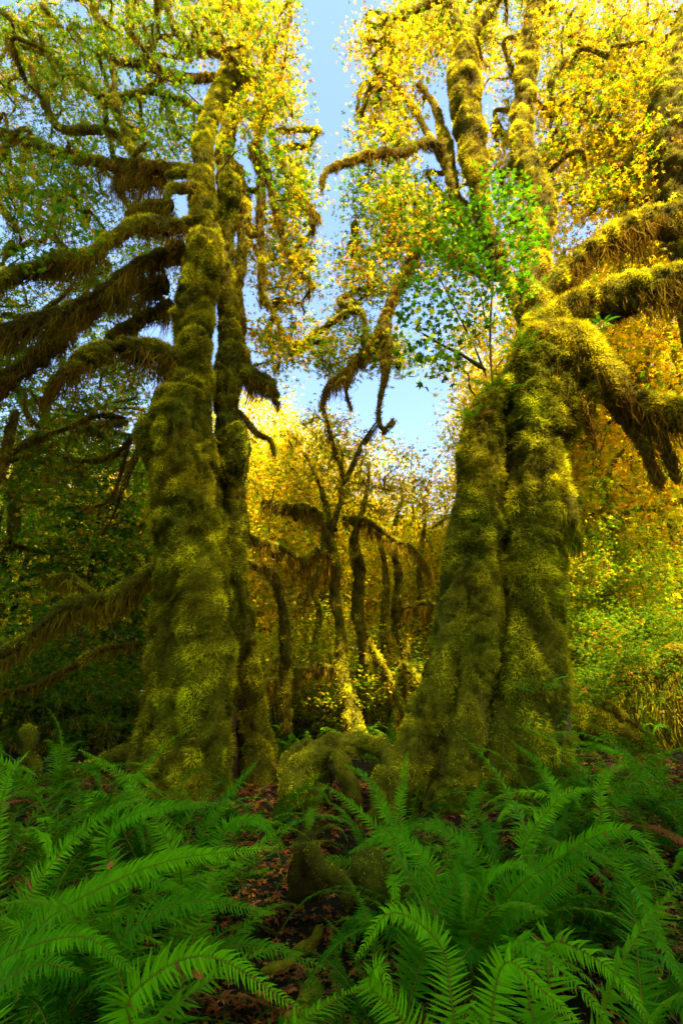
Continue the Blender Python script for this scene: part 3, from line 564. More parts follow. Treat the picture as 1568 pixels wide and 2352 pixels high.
spray(o_, [[(20, 610, 5.5, 1.5), (110, 560, 5.5, 1.4), (180, 560, 5.5, 1)], [(130, 560, 5.5, 1.4), (150, 470, 5.5, 1.4), (165, 380, 5.5, 1)]], [(150, 390, 5.5, 40, 40, .15, 1), (120, 500, 5.5, 90, 50, .2, 1.6), (160, 560, 5.5, 90, 30, .2, 1.4), (60, 590, 5.5, 60, 40, .2, .8)], 170, 170, .12)
o_ = thing('maple_shoot', 'small green leaf cluster growing on the upper stem of the left maple', 'shoot')
spray(o_, [[(500, 400, 6.7, 1.5), (540, 350, 6.5, 1.4), (570, 340, 6.5, 1)], [(560, 400, 6.8, 1.5), (600, 430, 6.6, 1)]], [(530, 345, 6.5, 40, 25, .15, 1), (600, 410, 6.6, 40, 40, .15, 1), (600, 350, 6.6, 50, 40, .2, .6)], 110, 110, .12)
o_ = thing('maple_shoot', 'green leafy twigs high in the crown of the left maple', 'shoot')
spray(o_, [[(480, 260, 6.9, 1.5), (400, 190, 6.6, 1.4), (330, 170, 6.6, 1)], [(540, 160, 7.1, 1.5), (590, 90, 6.9, 1.3), (600, 40, 6.9, 1)]], [(360, 190, 6.6, 110, 60, .3, 1.5), (590, 90, 7, 70, 90, .3, 1.2), (300, 280, 6.8, 120, 60, .3, 1)], 240, 240, .12)
o_ = thing('ivy_sprig', 'sprig of small green leaves climbing the foot of the left maple', 'sprig')
spray(o_, [[(560, 1850, 6.7, 1.5), (590, 1790, 6.75, 1.3), (585, 1720, 6.85, 1)]], [(590, 1750, 6.8, 30, 60, .1, 1), (570, 1800, 6.7, 30, 30, .1, 1)], 45, 45, .07)
o_ = thing('ivy_sprig', 'thin creeper with a few green leaves on the right maple trunk', 'sprig')
spray(o_, [[(1150, 1800, 5.6, 1), (1120, 1720, 5.65, 1), (1110, 1640, 5.7, .8), (1100, 1570, 5.75, .7)]], [(1110, 1680, 5.65, 25, 90, .05, 1)], 22, 22, .06)
o_ = thing('thimbleberry_bush', 'low bush of broad green leaves at the right foot of the right maple', 'bush')
spray(o_, [[(1290, 1850, 5.6, 1.6), (1290, 1740, 5.6, 1.4), (1290, 1670, 5.6, 1)], [(1300, 1840, 5.6, 1.5), (1340, 1740, 5.6, 1.2)]], [(1300, 1690, 5.6, 60, 50, .2, 1), (1330, 1760, 5.6, 60, 40, .2, .8)], 60, 60, .12)

# ================================================================== FERNS
def frond_mesh(Lf, arch, lean, n=60, wmax=.10, seed=0, side=0., tint=(.042, .24, .004), curve=None):
    """one sword-fern frond growing from the origin towards +X"""
    r = np.random.default_rng(seed); m = 24; ds = Lf/m; a = lean; p = [np.zeros(3)]; b = 0
    for i in range(m):
        p.append(p[-1]+ds*np.array([math.cos(a)*math.cos(b), math.cos(a)*math.sin(b), math.sin(a)])); a -= arch/m*(.5+1.2*i/m); b += side/m
    c = np.array(p)
    if curve is not None:
        q_, _ = catmull(curve, np.ones(len(curve)), .02); k_ = np.linspace(0, len(q_)-1, m+1); i_ = np.minimum(k_.astype(int), len(q_)-2); f_ = (k_-i_)[:, None]
        c = q_[i_]*(1-f_)+q_[i_+1]*f_; Lf = np.linalg.norm(np.diff(c, axis=0), axis=1).sum(); n = int(66*Lf)+8
    T = unit(np.gradient(c, axis=0)); B = unit(np.cross([0, 0, 1.] if curve is None else [0, -.75, .66], T)); U = np.cross(T, B)
    mb = MB(); w = np.linspace(.0045, .0012, m+1)[:, None]
    v = np.stack([c-B*w, c+U*w*.8, c+B*w, c-U*w*.8], 1); mb.add(v, tfaces(m+1, 4), (.20, .20, .01), True)
    tt = np.linspace(.13, .992, n); V = []; F = []; C = []
    for i, t in enumerate(tt):
        k = t*m; j = min(int(k), m-1); f = k-j; o = c[j]*(1-f)+c[j+1]*f; T_, B_, U_ = T[j], B[j], U[j]
        q = (t-.13)/.87; ln = wmax*(min(1, .55+q*3.2) if q < .2 else 1)*(1-max(0, q-.25)/.75)**.62*(.93+.14*r.random())+.004
        wd = min(.0115, Lf*.87/n*.47)*(.35+.65*min(1, ln/wmax*1.3))
        for sgn in (-1, 1):
            if r.random() < .012: continue
            d = unit(B_*sgn+T_*(.28+.30*q+.10*r.normal())+U_*(.18+.14*r.normal())); dn = np.array([0, 0, -1.])
            wv = unit(T_-d*T_.dot(d)); nv = np.cross(d, wv)*sgn; wv = unit(wv+nv*(.35+.15*r.normal()))
            d2 = unit(d+T_*.25+dn*(.32+.15*r.normal())); d3 = unit(d2+T_*.3+dn*.35)
            a0 = o; a1 = o+d*ln*.12; a2 = a1+d2*ln*.42; a3 = a2+d3*ln*.46
            V += [a0-wv*wd*.25, a0+wv*wd*.55, a1-wv*wd*.9, a1+wv*wd*1.05, a2-wv*wd*.7, a2+wv*wd*.75, a3]
            b0 = len(V)-7; F += [(b0, b0+1, b0+3), (b0, b0+3, b0+2), (b0+2, b0+3, b0+5), (b0+2, b0+5, b0+4), (b0+4, b0+5, b0+6)]
            cc = np.array(tint)*(.8+.4*r.random())*(1+.35*q)
            if r.random() < .008: cc = np.array([.22, .11, .02])
            C += [cc*.85]*2+[cc]*4+[cc*1.1]
    mb.add(np.array(V), np.array(F), np.array(C), False)
    return mb.mesh('frond', M_FERN)
FR = [frond_mesh(1.0, a, l, n=62, wmax=w, seed=i, side=s, tint=tn) for i, (a, l, w, s, tn) in enumerate([
    (1.5, 1.15, .085, .1, (.048, .165, .0006)), (1.9, 1.05, .085, -.25, (.022, .12, .0006)), (1.2, .8, .09, .3, (.10, .31, .0006)), (1.6, .75, .08, -.1, (.03, .19, .004)),
    (1.0, 1.2, .08, .2, (.068, .21, .0006)), (2.2, 1.1, .09, 0, (.024, .13, .0006)), (1.3, .45, .085, -.35, (.04, .18, .0006)), (1.7, .95, .075, .45, (.085, .25, .0006))])]
FBR = frond_mesh(1.0, 1.9, .6, seed=33, wmax=.075, tint=(.20, .07, .015))
FSM = [frond_mesh(1.0, a, l, n=30, wmax=.13, seed=50+i, tint=(.05, .22, .012)) for i, (a, l) in enumerate([(1.2, 1.0), (1.8, .8), (1.0, .5)])]
def fern(x, y, n, Lf, label, az=(0, 360), group=None, z=None, protos=None, brown=0, tilt=0.):
    z = gz(x, y) if z is None else z
    o = thing('sword_fern', label, 'fern', (x, y, z-.02), group)
    n = int(n*1.2)
    for k in range(n):
        a = RAD(az[0]+(az[1]-az[0])*(k+.5+.5*(rng.random()-.5))/n)
        pm = protos or FR; me = pm[rng.integers(0, len(pm))]
        if k < brown or rng.random() < .03: me = FBR
        f = link('frond', me, o); s = Lf*(.85+.4*rng.random())
        f.scale = (s, s*(.95+.15*rng.random()), s); f.location = (.03*math.cos(a), .03*math.sin(a), 0)
        f.rotation_euler = Euler((rng.normal()*.25, rng.normal()*.16-tilt, a), 'XYZ')
    return o
FN = [ # picture column, depth, fronds, length, azimuth range, label
 (-120, 2.0, 9, 1.15, (-80, 120), 'big sword fern cut by the left edge in the lower left corner'),
 (90, 1.75, 9, 1.05, (-70, 150), 'sword fern at the very bottom left of the view'),
 (290, 2.2, 7, 1.05, (10, 230), 'sword fern with long fronds reaching toward the leaf litter, lower left'),
 (60, 2.9, 13, 1.2, (0, 360), 'large arching sword fern in the middle of the left fern bank'),
 (-110, 3.1, 12, 1.2, (-60, 100), 'tall sword fern whose upright fronds rise at the left edge'),
 (250, 3.2, 14, 1.2, (0, 360), 'broad sword fern with bright overlapping fronds, left bank'),
 (430, 3.5, 9, 1.0, (10, 250), 'sword fern leaning over the bare litter patch from the left'),
 (-40, 4.2, 13, 1.25, (0, 360), 'upright sword fern standing high at the left edge behind the front ferns'),
 (150, 4.2, 13, 1.2, (0, 360), 'dense sword fern in the second row of the left bank'),
 (350, 4.3, 13, 1.15, (0, 360), 'sword fern in front of the left maple foot'),
 (500, 4.5, 9, .95, (0, 360), 'sword fern between the left maple foot and the broken stump'),
 (120, 5.5, 11, 1.1, (0, 360), 'dark sword fern left of the left maple base, rear row'),
 (250, 5.6, 12, 1.1, (0, 360), 'sword fern touching the left side of the left maple base'),
 (0, 5.7, 10, 1.1, (0, 360), 'shaded sword fern by the mossy stub at the far left'),
 (440, 5.5, 10, .9, (0, 360), 'small sword fern against the left maple trunk'),
 (600, 5.4, 11, .9, (0, 360), 'sword fern under the right stem of the left maple'),
 (700, 5.4, 8, .6, (0, 360), 'sword fern in front of the arching root'),
 (850, 4.9, 8, .8, (0, 360), 'sword fern growing between the arching root and the hump'),
 (960, 4.4, 13, 1.05, (0, 360), 'sword fern at the left buttress of the right maple'),
 (1060, 3.4, 15, 1.1, (0, 360), 'full round sword fern right of centre with fronds radiating all ways'),
 (1180, 4.3, 13, 1.15, (0, 360), 'sword fern in front of the right maple trunk'),
 (1290, 3.5, 15, 1.2, (0, 360), 'large sword fern with bright arching fronds on the right bank'),
 (1330, 4.7, 12, 1.1, (0, 360), 'sword fern at the right foot of the right maple'),
 (1450, 4.6, 13, 1.15, (0, 360), 'tall sword fern on the right bank before the fallen log'),
 (1520, 3.4, 13, 1.15, (40, 300), 'sword fern at the right edge with fronds hanging outward'),
 (1620, 4.4, 11, 1.2, (60, 280), 'sword fern cut by the right edge, second row'),
 (1100, 2.2, 8, .95, (180, 360), 'sword fern with broad fronds at the bottom right of centre'),
 (1310, 2.2, 9, 1.05, (180, 370), 'sword fern spilling downward in the lower right'),
 (1520, 2.3, 9, 1.1, (120, 330), 'sword fern in the lower right corner with long hanging fronds'),
 (960, 2.0, 6, .75, (190, 340), 'low sword fern at the bottom just right of the centre'),
 (905, 2.9, 6, .72, (100, 260), 'small sword fern with one bright curled frond above the bottom centre'),
 (785, 3.1, 4, .5, (50, 150), 'little upright fern beside the litter patch'),
 (1400, 5.7, 11, 1.0, (0, 360), 'shaded fern in front of the fallen log'),
 (1540, 5.8, 11, 1.1, (0, 360), 'fern at the right edge behind the fern bank'),
 (1240, 5.4, 9, .95, (0, 360), 'fern pressed against the front of the right maple trunk'),
]
ferns = []
for i, (u, Y, n, Lf, az, lab) in enumerate(FN):
    ferns.append(fern(xg(u, Y), Y, n, Lf, lab, az, brown=1 if i % 4 == 1 else 0))
HF = [ # long fronds traced one by one: three seen points each, with their distance ahead
 ((250, 1913, 3.1), (350, 1858, 3.0), (500, 1845, 2.9)), ((100, 2120, 2.6), (360, 1985, 2.5), (645, 1945, 2.6)), ((270, 2168, 2.4), (430, 2070, 2.3), (635, 2100, 2.3)), ((-20, 2225, 2.1), (180, 2150, 2.0), (310, 2235, 1.95)),
 ((300, 2290, 2.0), (470, 2195, 1.95), (700, 2325, 1.9)), ((-40, 2300, 1.8), (90, 2215, 1.75), (190, 2235, 1.7)), ((60, 2130, 2.7), (290, 2020, 2.6), (455, 2055, 2.5)), ((-20, 2000, 3.0), (15, 1800, 3.0), (70, 1722, 2.9)),
 ((460, 1930, 3.9), (540, 1810, 3.9), (595, 1745, 3.8)), ((520, 1905, 3.8), (590, 1882, 3.6), (650, 1945, 3.4)), ((1010, 2170, 2.5), (900, 2095, 2.4), (815, 2205, 2.3)), ((1075, 1940, 3.6), (1082, 1850, 3.7), (1120, 1785, 3.7)),
 ((1240, 2000, 3.0), (1430, 1905, 2.8), (1565, 2050, 2.7)), ((1200, 1950, 3.4), (1290, 1830, 3.4), (1370, 1812, 3.3)), ((1230, 2070, 2.9), (1380, 1965, 2.8), (1535, 1980, 2.7)), ((1180, 2160, 2.2), (1300, 2240, 2.0), (1400, 2350, 1.9)),
 ((1260, 2165, 2.3), (1400, 2225, 2.1), (1500, 2360, 1.9)), ((1455, 2035, 2.6), (1510, 2150, 2.4), (1580, 2290, 2.2)), ((920, 1900, 3.9), (925, 1800, 4.0), (935, 1725, 4.0)), ((1390, 1920, 3.9), (1380, 1800, 4.0), (1440, 1740, 4.0)),
 ((1410, 1880, 4.0), (1460, 1790, 4.0), (1555, 1755, 3.9)), ((890, 1880, 4.0), (845, 1790, 4.1), (790, 1755, 4.1)), ((1160, 2210, 2.1), (1240, 2270, 2.0), (1330, 2350, 1.9)), ((1300, 1880, 4.2), (1240, 1760, 4.3), (1170, 1700, 4.3)),
 ((150, 1950, 3.2), (240, 1870, 3.2), (330, 1830, 3.1)), ((200, 2060, 2.8), (420, 1960, 2.7), (560, 1990, 2.6)), ((1090, 1990, 3.2), (1010, 1900, 3.2), (890, 1905, 3.1)), ((1000, 2010, 3.0), (900, 1920, 3.1), (800, 1960, 3.0)),
 ((400, 1960, 3.3), (300, 1800, 3.6), (180, 1720, 3.6)), ((1060, 2010, 2.9), (1068, 2035, 2.7), (1064, 2115, 2.6)), ((1130, 2010, 2.9), (1190, 1985, 2.7), (1245, 2030, 2.6)), ((850, 2265, 2.4), (875, 2215, 2.3), (898, 2290, 2.2))]
for i, (a_, b_, c_) in enumerate(HF):
    A_, B_, C_ = P(*a_), P(*b_), P(*c_)
    far = [np.linalg.norm(np.array(o.location)[:2]-(A_+.35*(A_-B_))[:2]) for o in ferns]; o = ferns[int(np.argmin(far))]; o0 = np.array(o.location)
    curve = [np.array([0, 0, .05]), (A_-o0)*.55+np.array([0, 0, .12]), A_-o0, B_-o0, C_-o0]
    link('frond', frond_mesh(1, 0, 0, seed=200+i, wmax=.10, tint=((.07, .26, .0006), (.11, .33, .0006), (.046, .19, .0006))[i % 3], curve=curve), o)
for i in range(26):
    Y = 8.6+rng.random()*7; u = 560+rng.random()*420 if i < 15 else rng.choice([-50, 1380])+rng.random()*230
    fern(xg(u, Y), Y, 9, 1.0, 'small fern in the sunlit understory behind the big maples', group='ferns of the understory behind the maples')
# epiphytes on the right maple
for u, v, Y, lab in ((1135, 895, 6.15, 'tuft of licorice fern on the crown of the right maple burl'), (1085, 965, 6.3, 'dark little fern leaning into the sky on the left shoulder of the right maple'),
                     (1195, 800, 6.0, 'bright fern tuft on the sunlit shoulder of the right maple'), (1240, 1590, 5.75, 'small fern sprouting from the right maple trunk above the ground ferns'), (1380, 745, 5.8, 'fern tuft on the mossy limb at the right')):
    p = P(u, v, Y); fern(p[0], p[1], 7, (.42 if v > 780 else .22), lab, (120, 400), z=p[2], protos=FSM)

# ================================================================== GROUND LITTER
lb = MB(); n = 20000; x = rng.uniform(-3.6, 4, n); y = rng.uniform(1.8, 7.5, n); p = np.stack([x, y, ground(x, y)+.012], 1)
cc = np.array([[.38, .10, .010], [.26, .06, .008], [.16, .07, .012], [.46, .19, .014]])[rng.integers(0, 4, n)]*(.6+.7*rng.random((n, 1)))
scatter(lb, p, .08*(.5+rng.random(n)), STAR5, cc, .9); lb.build('fallen_leaves', M_LITTER, kind='stuff'); tag(bpy.data.objects['fallen_leaves'], 'brown fallen maple leaves littering the forest floor', 'leaf litter')
lb = MB(); n = 14000; x = rng.uniform(-5, 5, n); y = rng.uniform(2, 8, n); k = fbm(np.stack([x, y, 0*x], 1)*1.6, 91) > .08; x, y = x[k], y[k]; n = len(x)
p = np.stack([x, y, ground(x, y)+.03+.03*rng.random(n)], 1); scatter(lb, p, .035*(.6+.7*rng.random(n)), OVAL, np.array([.05, .17, .012])*(.6+.8*rng.random((n, 1))), .9)
lb.build('ground_cover', M_GREEN, kind='stuff'); tag(bpy.data.objects['ground_cover'], 'small bright green ground-cover leaves between the ferns', 'ground cover')
mb = MB(); v, f = STAR; mb.add(v, f, np.tile([.42, .15, .015], (len(v), 1)), True); ORL = mb.mesh('fallen_leaf', M_LITTER)
for i in range(46):
    u = rng.choice([rng.uniform(560, 800), rng.uniform(1000, 1500), rng.uniform(100, 600)]); Y = rng.uniform(2.8, 4.8); xx = xg(u, Y)
    o = link('fallen_leaf', ORL); tag(o, 'orange brown fallen maple leaf lying on the forest floor', 'leaf', 'orange leaves fallen on the floor'); s = .07+.05*rng.random()
    o.location = (xx, Y, gz(xx, Y)+.05); o.scale = (s, s, s); o.rotation_euler = (rng.normal()*.3, rng.normal()*.3, rng.random()*6)
for u, v, Y, lab in ((455, 2240, 1.95, 'curled orange leaf caught on the lower left fern'), (1005, 1690, 5.85, 'dry red leaves lodged in the crevice of the right maple'), (1150, 1330, 6.0, 'red brown leaves stuck in the crack of the right maple'), (250, 1990, 2.6, 'small orange leaf lying on a left bank frond')):
    p = P(u, v, Y); o = link('dead_leaf', ORL); tag(o, lab, 'leaf'); o.location = p; o.scale = (.06,)*3; o.rotation_euler = (1.1, .3, rng.random()*6)
# fallen sticks and mossy ridges on the floor
for u0, Y0, u1, Y1, r, lab in ((600, 3.7, 760, 4.3, .035, 'mossy stick lying across the litter patch'), (640, 2.9, 720, 3.7, .06, 'moss-covered root ridge crossing the litter near the bottom'), (1100, 2.8, 1210, 3.2, .015, 'thin dead twig under the right ferns')):
    a = np.array([xg(u0, Y0), Y0]); b = np.array([xg(u1, Y1), Y1]); k = np.linspace(0, 1, 6)[:, None]; q = a*(1-k)+b*k+rng.normal(size=(6, 2))*.04
    pts = np.column_stack([q, ground(q[:, 0], q[:, 1])+r*.4]); t = tube(pts, np.full(6, r), 10, .05, lump=.3, lf=8); mb = MB(); addtube(mb, t, tone=(1, 1, 1), dim=.9); o = mb.build('fallen_branch', M_CORE); tag(o, lab, 'branch')

# ================================================================== BACKGROUND FOREST
def proto_tree(seed, H=15, crown_lo=.25, R=3.6, nl=14000, w=(.8, 1.4, 2, .4), r=.22, tone=(.5, 1.2, 1.2), lsize=.19, nb=170, lean=.6):
    global rng
    keep = rng; rng = np.random.default_rng(seed)
    root = bpy.data.objects.new('forest_maple', None)
    z = np.linspace(-.3, H*.86, 9); c = np.stack([np.cumsum(rng.normal(size=9)*.22)*lean, np.cumsum(rng.normal(size=9)*.22)*lean, z], 1); c[:2, :2] = 0
    rr = np.linspace(r, r*.2, 9); rr[0] *= 1.5
    t = tube(c, rr, 12, .25, lump=.2, seed=seed, shelf=.2); mb = MB(); addtube(mb, t, tone=tone, dim=.75); mm = MB(); fur(mm, t, 240, (.06, .14), .04, .6, .8, tone, 1, bend=False)
    sk = list(t['c'][int(len(t['c'])*.22):]); limbs = MB()
    for k in range(7):                                # gnarled main limbs
        i = int(len(t['c'])*(.22+.62*rng.random())); s = t['c'][i]; a = rng.random()*6.28; L_ = R*(.6+.6*rng.random()); q = [s]; d = np.array([math.cos(a), math.sin(a), .35+.5*rng.random()])
        for _ in range(5): d = unit(d+rng.normal(size=3)*.35); q.append(q[-1]+d*L_/5)
        tt = tube(np.array(q), np.linspace(r*.42, .04, 6), 8, .2, lump=.25, seed=k); addtube(limbs, tt, tone=tone, dim=.75); curtain(mm, tt, 12, .45, .04, tone, 5, 1.3, k); fur(mm, tt, 200, (.06, .12), .04, .6, .8, tone, 1, bend=False); sk += list(tt['c'])
    zc = H*(crown_lo+1)/2; hz = H*(1-crown_lo)/2
    tg = unit(rng.normal(size=(nb, 3)))*rng.random((nb, 1))**.4*np.array([R, R, hz])+[0, 0, zc]; tg += c[-1]*[.5, .5, 0]
    sites = []
    for i, (cc, rq) in enumerate(colonize(sk, tg, .6, .035, .2)):
        tt = tube(cc, rq, 5, .35, lump=.2); addtube(limbs, tt, tone=tone, dim=.8); curtain(mm, tt, 3.5, .3, .035, tone, 4, 1.3, i); sites.append(tt['c'][1:]); sites.append(np.repeat(tt['c'][-1:], 3, 0))
    s = np.concatenate(sites); p = s[rng.integers(0, len(s), nl)]+rng.normal(size=(nl, 3))*.38*np.array([1, 1, .6]); lf = MB()
    scatter(lf, p, lsize*(.6+.8*rng.random(nl)), STAR5, leafcol(p, w), .6)
    parts = [('trunk', mb.mesh('trunk', M_CORE), None), ('limbs', limbs.mesh('limbs', M_CORE), 'stuff'), ('moss', mm.mesh('moss', M_MOSS), 'stuff'), ('crown', lf.mesh('crown', M_MAPLE), 'stuff')]
    rng = keep; return parts
def proto_hemlock(seed, H=12):
    global rng
    keep = rng; rng = np.random.default_rng(seed); mb = MB(); z = np.linspace(-.2, H, 8)
    t = tube(np.stack([.1*rng.normal(size=8), .1*rng.normal(size=8), z], 1), np.linspace(.16, .02, 8), 10, .3, lump=.1); addtube(mb, t, col=(.10, .06, .03)); lf = MB(); br = MB()
    for k in range(110):
        h = H*(.06+.92*(k+rng.random())/110); L_ = (1-h/H)*3.0+.4; a = k*2.4+rng.random(); d = np.array([math.cos(a), math.sin(a), 0]); m = 6; kk = np.linspace(0, 1, m)[:, None]
        q = np.array([0, 0, h])+d*L_*kk+np.array([0, 0, 1.])*(-.25*L_*kk**2+.06*L_*kk); tt = tube(q, np.linspace(.02, .005, m), 4, .4); addtube(br, tt, col=(.09, .06, .03))
        n = int(120*L_); s = rng.random(n)**.7; sd_ = np.array([-d[1], d[0], 0]); wd = (1-s)*.35*L_+.12; off = (rng.random(n)*2-1)
        pp = np.array([0, 0, h])+d*L_*s[:, None]+sd_*(off*wd)[:, None]; pp[:, 2] += -.25*L_*s**2+.06*L_*s-.12*np.abs(off)*L_*.4+rng.normal(size=n)*.04
        dr = unit(d+sd_*np.sign(off)[:, None]*.8+np.array([0, 0, -.25])+rng.normal(size=(n, 3))*.2); up = unit(np.cross(dr, rng.normal(size=(n, 3))*.3+[0, 0, 1.]))
        ln = .16+.12*rng.random((n, 1)); v = np.stack([pp, pp+dr*ln*.5+up*.022, pp+dr*ln, pp+dr*ln*.5-up*.022], 1); i = np.arange(n)[:, None]*4
        lf.add(v, np.concatenate([i+[0, 1, 2], i+[0, 2, 3]]), np.repeat(np.array([.03, .12, .018])*(.7+.8*rng.random((n, 1))), 4, 0))
    rng = keep
    return [('trunk', mb.mesh('trunk', M_BARK), None), ('branches', br.mesh('branches', M_BARK), 'stuff'), ('crown', lf.mesh('crown', M_GREEN), 'stuff')]
def proto_shrub(seed, H=2.6, R=1.6, n=4500, w=(2, 1.6, .5, .05), ls=.10):
    global rng
    keep = rng; rng = np.random.default_rng(seed); st = MB(); tips = []; mm = MB()
    for k in range(11):
        a = rng.random()*6.28; q = [np.array([.15*math.cos(a), .15*math.sin(a), -.1])]; d = np.array([math.cos(a)*.6, math.sin(a)*.6, 1.2])
        for j in range(7): d = unit(d+rng.normal(size=3)*.22+np.array([math.cos(a), math.sin(a), -.35])*.16*j*.5); q.append(q[-1]+d*H/6)
        tt = tube(np.array(q), np.linspace(.025, .006, 8), 5, .2, lump=.2); addtube(st, tt, tone=(1, .8, 1)); curtain(mm, tt, 7, .25, .02, (.6, .8, 1.2), 4, 1.3, k)
        for cc, rq in colonize(list(tt['c'][3:]), tt['c'][-1]+rng.normal(size=(7, 3))*np.array([.7, .7, .35])*R*.5, .3, .012, .08): t3 = tube(cc, rq*.6, 4, .3); addtube(st, t3, tone=(1, .8, 1)); tips.append(t3['c'])
        tips.append(tt['c'][4:])
    s = np.concatenate(tips); p = s[rng.integers(0, len(s), n)]+rng.normal(size=(n, 3))*np.array([.2, .2, .06]); lf = MB()
    scatter(lf, p, ls*(.6+.8*rng.random(n)), STAR5, leafcol(p, w), .85); rng = keep
    return [('stems', st.mesh('stems', M_CORE), 'stuff'), ('moss', mm.mesh('moss', M_MOSS), 'stuff'), ('foliage', lf.mesh('foliage', M_MAPLE), 'stuff')]
SUN_LIFT = 1.35  # background leaves coloured brighter in place of direct sun
PT = [proto_tree(100+i, H=h, crown_lo=cl, R=R, w=w, nl=nl, lean=ln) for i, (h, cl, R, w, nl, ln) in enumerate([
    (13, .36, 3.6, (.9, 1.8, 1.8, .15), 12000, 1), (15, .40, 4, (.7, 1.6, 2.2, .2), 14000, .7), (11, .34, 3.4, (1.2, 2.0, 1.2, .1), 10000, 1.3), (17, .3, 4.4, (.5, 1.4, 2.4, .3), 16000, .7)])]
SUN_LIFT = 1.55
PL = [proto_tree(150, H=12, crown_lo=.03, R=4.2, w=(.6, 1.8, 2.2, .1), nl=16000, lean=.8, lsize=.21), proto_tree(151, H=10, crown_lo=.02, R=4.0, w=(.9, 2.2, 1.6, .08), nl=15000, lean=.8, lsize=.21)]
SUN_LIFT = 1.35
PG = proto_tree(140, H=12, crown_lo=.12, R=3.4, w=(2.6, 1.2, .3, .05), nl=13000, tone=(.8, .6, 1.2))
PH = [proto_hemlock(7, 12), proto_hemlock(8, 9)]
SUN_LIFT = 1.3
PS = [proto_shrub(1), proto_shrub(2, 3.2, 2.0, 5500, (1.3, 1.8, 1, .1))]
SUN_LIFT = 1.0
PS += [proto_shrub(3, 2.2, 1.4, 4000, (3, .3, .02, .01))]
def put(name, parts, x, y, label, cat, s=1., rz=None, group=None, zs=1.):
    o = thing(name, label, cat, (x, y, gz(x, y)), group); o.rotation_euler = (0, 0, rng.random()*6.28 if rz is None else rz); o.scale = (s, s, s*zs*(.95+.1*rng.random()))
    for nm, me, kd in parts: link(nm, me, o, kd)
    return o
BG = [ # column, depth, proto, scale, label
 (760, 19.5, 0, 1.02, 'golden maple standing alone in the middle gap between the two big maples'),
 (650, 22, 1, .86, 'golden maple just left of the middle gap tree, behind'),
 (980, 20, 2, .95, 'straight mossy maple right of the middle gap tree'),
 (590, 19, 2, 1.0, 'bushy maple seen right beside the left maple stem'),
 (1010, 21, 0, .72, 'pale gold maple far back below the small patch of sky'),
 (1290, 15, 1, .8, 'golden maple hidden mostly behind the right maple stems'),
 (1480, 12.5, 3, .95, 'tall golden maple filling the space right of the right maple'),
 (1640, 15, 1, 1.1, 'golden maple near the right edge of the view'),
 (1780, 11.5, 3, 1., 'big golden maple half outside the right edge'),
 (1440, 18, 3, 1.1, 'tall gold maple behind the crown of the right maple'),
 (1400, 19, 0, 1.3, 'gold maple deep in the forest at the right'),
 (760, 26, 3, .72, 'distant gold maple in the middle of the forest gap'),
 (560, 20, 1, .9, 'distant maple showing between the stems of the left maple'),
 (440, 17, 0, .85, 'maple hidden behind the left maple trunk'),
 (230, 20, 3, .75, 'yellow maple far behind the lower left limbs'),
 (60, 22, 1, .9, 'yellow maple far back at the left edge'),
 (880, 30, 1, .85, 'far maple in the depth of the central gap'),
 (1080, 30, 0, .95, 'far maple low behind the right maple root'),
 (660, 32, 0, 1.2, 'far maple left in the central gap'),
 (350, 30, 1, 1.1, 'far yellow maple between the left limbs and trunk'),
 (150, 32, 0, 1.2, 'far maple behind the left hemlocks'),
 (1560, 24, 3, 1.2, 'far gold maple at the right edge'),
 (1300, 28, 1, 1.4, 'far gold maple behind the fallen log'),
 (1280, 34, 3, 1.0, 'far gold maple behind the right trunk'),
]
for u, Y, k, s, lab in BG: put('forest_maple', PT[k], xg(u, Y), Y, lab, 'tree', s)
for u, Y, s, lab in ((200, 12.5, .66, 'shaded green maple behind the lower left limbs'), (-80, 14.5, .75, 'dark green maple at the left edge behind the stub'), (-120, 10.5, .9, 'dark green maple cut by the left edge'), (1490, 11, .42, 'green maple with low layered leaves at right behind the log')):
    put('forest_maple', PG, xg(u, Y), Y, lab, 'tree', s)
for u, Y, k, s, lab in ((130, 11.2, 0, .62, 'green hemlock with drooping sprays at the left'), (265, 14, 1, .8, 'smaller hemlock right of the left hemlock'), (-30, 15, 0, .85, 'hemlock at the far left edge'), (330, 22, 0, .9, 'pale hemlock peeking out beside the left maple trunk')):
    put('hemlock', PH[k], xg(u, Y), Y, lab, 'conifer', s)
prng = np.random.default_rng(55)
for i in range(27):
    if i < 9: u, Y, k = prng.uniform(-120, 260), prng.uniform(9.5, 13), 2
    elif i < 16: u, Y, k = prng.uniform(600, 930), prng.uniform(14, 21), prng.integers(0, 2)
    else: u, Y, k = prng.uniform(1380, 1750), prng.uniform(9.6, 13), 2
    g = ('shaded shrub left of the left maple', 'sunlit shrub in the central gap', 'vine maple shrub behind the fallen log')[0 if i < 9 else 1 if i < 16 else 2]
    put('shrub', PS[k], xg(u, Y), Y, g, 'shrub', prng.uniform(.75, 1.1), group=g.replace('shrub', 'shrubs', 1))
